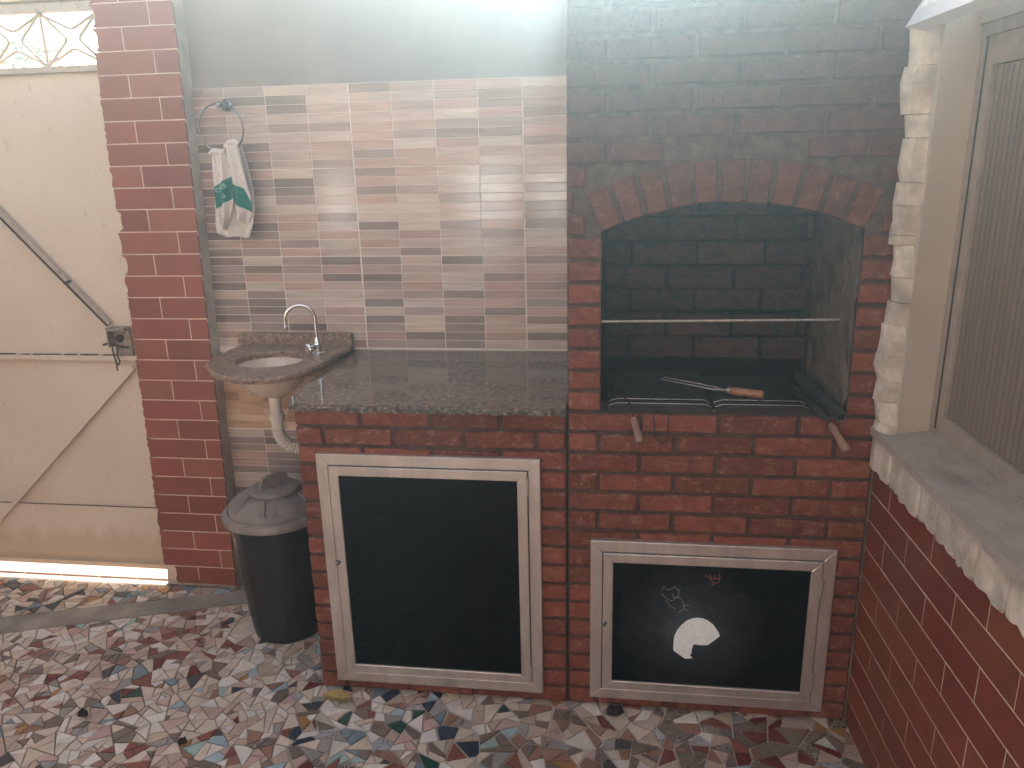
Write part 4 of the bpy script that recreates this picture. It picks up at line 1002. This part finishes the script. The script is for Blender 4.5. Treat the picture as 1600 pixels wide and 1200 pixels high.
# rolls over the ring
mb.tube([(-1.318, .585, 1.744), (-1.30, .574, 1.752), (-1.278, .572, 1.749), (-1.255, .572, 1.752)], [.008, .011, .011, .008], 12)
mb.tube([(-1.254, .572, 1.764), (-1.236, .570, 1.778), (-1.218, .570, 1.780), (-1.204, .575, 1.774)], [.008, .012, .012, .008], 12)
o = mb.build('cloth', [M['towel'], M['towel_green']], towel, True); o.location = tO
def letters(txt, size, cx0, cz0, ang, yoff):
    cu = bpy.data.curves.new('lettering', 'FONT'); cu.body = txt; cu.size = size; cu.align_x = 'CENTER'; cu.align_y = 'CENTER'; cu.resolution_u = 3; cu.offset = .0003
    ob_ = bpy.data.objects.new('tmp', cu); S.collection.objects.link(ob_); dg = bpy.context.evaluated_depsgraph_get(); me = bpy.data.meshes.new_from_object(ob_.evaluated_get(dg)); bpy.data.objects.remove(ob_)
    for v in me.vertices:
        x, y = -v.co.x, v.co.y     # the back of the print shows: mirrored
        X_ = cx0+x*cos(ang)-y*sin(ang); Z_ = cz0+x*sin(ang)+y*cos(ang)
        u = (X_+1.316)/.067; vv = (1.745-Z_)/.27; v.co = (X_, fl(min(max(u, 0), 1), vv)-.0042, Z_)
    me.materials.clear(); me.materials.append(M['print']); o = link('lettering', me, towel); o.location = tO
letters('EIRO', .0215, -1.2865, 1.6245, radians(29), 0)
letters('LI', .022, -1.279, 1.598, radians(29), 0)

# ------------------------------------------------------------------ dustbin
can = thing('dustbin', 'tall black plastic dustbin with dusty grey domed lid beside the brick counter', 'bin', (-1.105, .335, 0), radians(20))
RB, RT, HB = .128, .172, .492
prof = [(RB-.012, 0), (RB, .006), (RB+.004, .03)]+[(RB+.004+(RT-RB-.004)*(t/10), .03+(HB-.03)*t/10) for t in range(1, 11)]
mb = MB(); seg = 72; vs = []
for (r_, z_) in prof:
    for k in range(seg):
        a = 2*pi*k/seg; rib_ = .0035*max(0, cos(a*8))**8; vs.append(((r_+rib_)*cos(a), (r_+rib_)*sin(a), z_))
mb.add(vs, [(i*seg+k, i*seg+(k+1) % seg, (i+1)*seg+(k+1) % seg, (i+1)*seg+k) for i in range(len(prof)-1) for k in range(seg)]+[tuple(range(seg-1, -1, -1))])
mb.build('body', M['plastic'], can, True)
lidp = [(.165, .478), (.183, .474), (.192, .480), (.193, .492), (.186, .503), (.172, .508), (.168, .505), (.166, .514), (.160, .524)]
seg = 224; vs = []
full_p = lidp+[(.160-.072*(t/26), .524+.036*sin(pi/2*t/26)) for t in range(1, 27)]+[(.086, .562), (.089, .572), (.086, .579), (.075, .583), (.050, .586), (.012, .587)]
for (r_, z_) in full_p:
    for k in range(seg):
        a = 2*pi*k/seg; dz_ = 0
        if .09 < r_ < .162:   # arched petals moulded in the dome
            ph = ((a*8/(2*pi)) % 1)-.5; rr_ = (r_-.09)/.072; lim = .36*sqrt(max(0, 1-((1-rr_) if rr_ < 1 else 0)**2.2)); dz_ = .008 if abs(ph) < lim*.8 and rr_ < 1.2 else 0
            if abs(ph) < lim*.8: dz_ = .006
        vs.append((r_*cos(a), r_*sin(a), z_+dz_))
MB().add(vs, [(i*seg+k, i*seg+(k+1) % seg, (i+1)*seg+(k+1) % seg, (i+1)*seg+k) for i in range(len(full_p)-1) for k in range(seg)]+[tuple((len(full_p)-1)*seg+k for k in range(seg))]).build('lid', M['lid'], can, True)
hp = [(-.060, .570), (-.057, .606), (-.048, .622), (-.030, .630), (.030, .630), (.048, .622), (.057, .606), (.060, .570)]
MB().prism(hp, 'y', -.008, .008).build('lid_handle', M['lid'], can, False, (0, 0, 0), (0, 0, radians(40)))

# ------------------------------------------------------------------ small loose things
lf = thing('dry_leaf', 'curled yellowish dry leaf on the floor by the left corner of the counter', 'leaf', (-.775, -.062, .004), radians(-8))
vs = []; nL = 12
for i in range(nL+1):
    t = i/nL; wv = .022*sin(pi*t)**.8; x = -.055+.11*t; vs += [(x, -wv, .004+.010*t), (x, 0, .001+.008*t+.002*sin(t*9)), (x, wv, .006+.014*sin(pi*t))]
MB().add(vs, [(i*3+k, (i+1)*3+k, (i+1)*3+k+1, i*3+k+1) for i in range(nL) for k in range(2)]).build('blade', M['dryleaf'], lf, True)
def lump(name, label, x, y, s, seed, cat, flat=.5, m_='debris'):
    r_ = random.Random(seed); t = thing(name, label, cat, (x, y, .003)); mb = MB()
    for k in range(4):
        cx0, cy0 = r_.uniform(-s, s)*.7, r_.uniform(-s, s)*.4
        mb.lathe([(s*.2, 0), (s*.5*r_.uniform(.7, 1.2), s*.15*flat), (s*.45*r_.uniform(.7, 1.2), s*.6*flat), (s*.15, s*flat)], (cx0, cy0, 0), 7)
    mb.v = [(a+r_.uniform(-1, 1)*s*.1, b+r_.uniform(-1, 1)*s*.1, c+r_.uniform(0, 1)*s*.1) for a, b, c in mb.v]
    mb.build('lump', M[m_], t)
lump('charcoal_lump', 'small black charcoal crumb on a light blue shard in the left foreground', -1.574, -.22, .017, 1, 'charcoal', 1.2)
lump('charcoal_lump', 'small black lump on white shards at the bottom of the floor, left of the counter', -1.189, -.31, .016, 2, 'charcoal', 1.2)
lump('charcoal_lump', 'dark crumbled debris on the floor under the seam between the two cupboards', .132, -.035, .030, 3, 'debris', .8)

# ------------------------------------------------------------------ bush beyond the gate
bush = thing('garden_bush', 'green leafy bush seen through the grille above the gate', 'bush', (-5.35, 5.0, -.03))
MB().tube([(0, 0, 0), (.03, 0, 1.0), (-.02, .02, 2.2)], [.05, .035, .015], 8).build('trunk', M['bark'], bush, True)
rl = random.Random(6); mb = MB()
for i in range(2600):
    a = rl.uniform(0, 2*pi); R3 = rl.random()**.5*.85; zc = 2.30+rl.uniform(-.55, .60)*(1-R3*.45); x = R3*cos(a); y = R3*sin(a)*.7
    if noise.noise(Vector((x*3, y*3, zc*3))) < -.1: continue
    s = rl.uniform(.02, .045); d1 = Vector((rl.uniform(-1, 1), rl.uniform(-1, 1), rl.uniform(-.6, .6))).normalized()*s; d2_ = Vector((rl.uniform(-1, 1), rl.uniform(-1, 1), rl.uniform(-1, 1))).normalized()*s*.45; c = Vector((x, y, zc))
    mb.add([c-d1, c-d2_, c+d1, c+d2_], [(0, 1, 2, 3)])
mb.build('crown', M['leafg'], bush)

# ------------------------------------------------------------------ added haze volume standing in for lens glare
q = NM('glare_haze_air'); q.t.nodes.clear(); pv = q.n('ShaderNodeVolumePrincipled'); ot = q.n('ShaderNodeOutputMaterial')
pv.inputs['Color'].default_value = (.58, .85, 1, 1); pv.inputs['Density'].default_value = GLARE_DENSITY; pv.inputs['Anisotropy'].default_value = .895
q.L.new(pv.outputs[0], ot.inputs['Volume'])
hz = box(-14.6, 14.6, -14.6, 14.6, -1.3, 3.2).build('glare_haze', q.m); hz['kind'] = 'stuff'
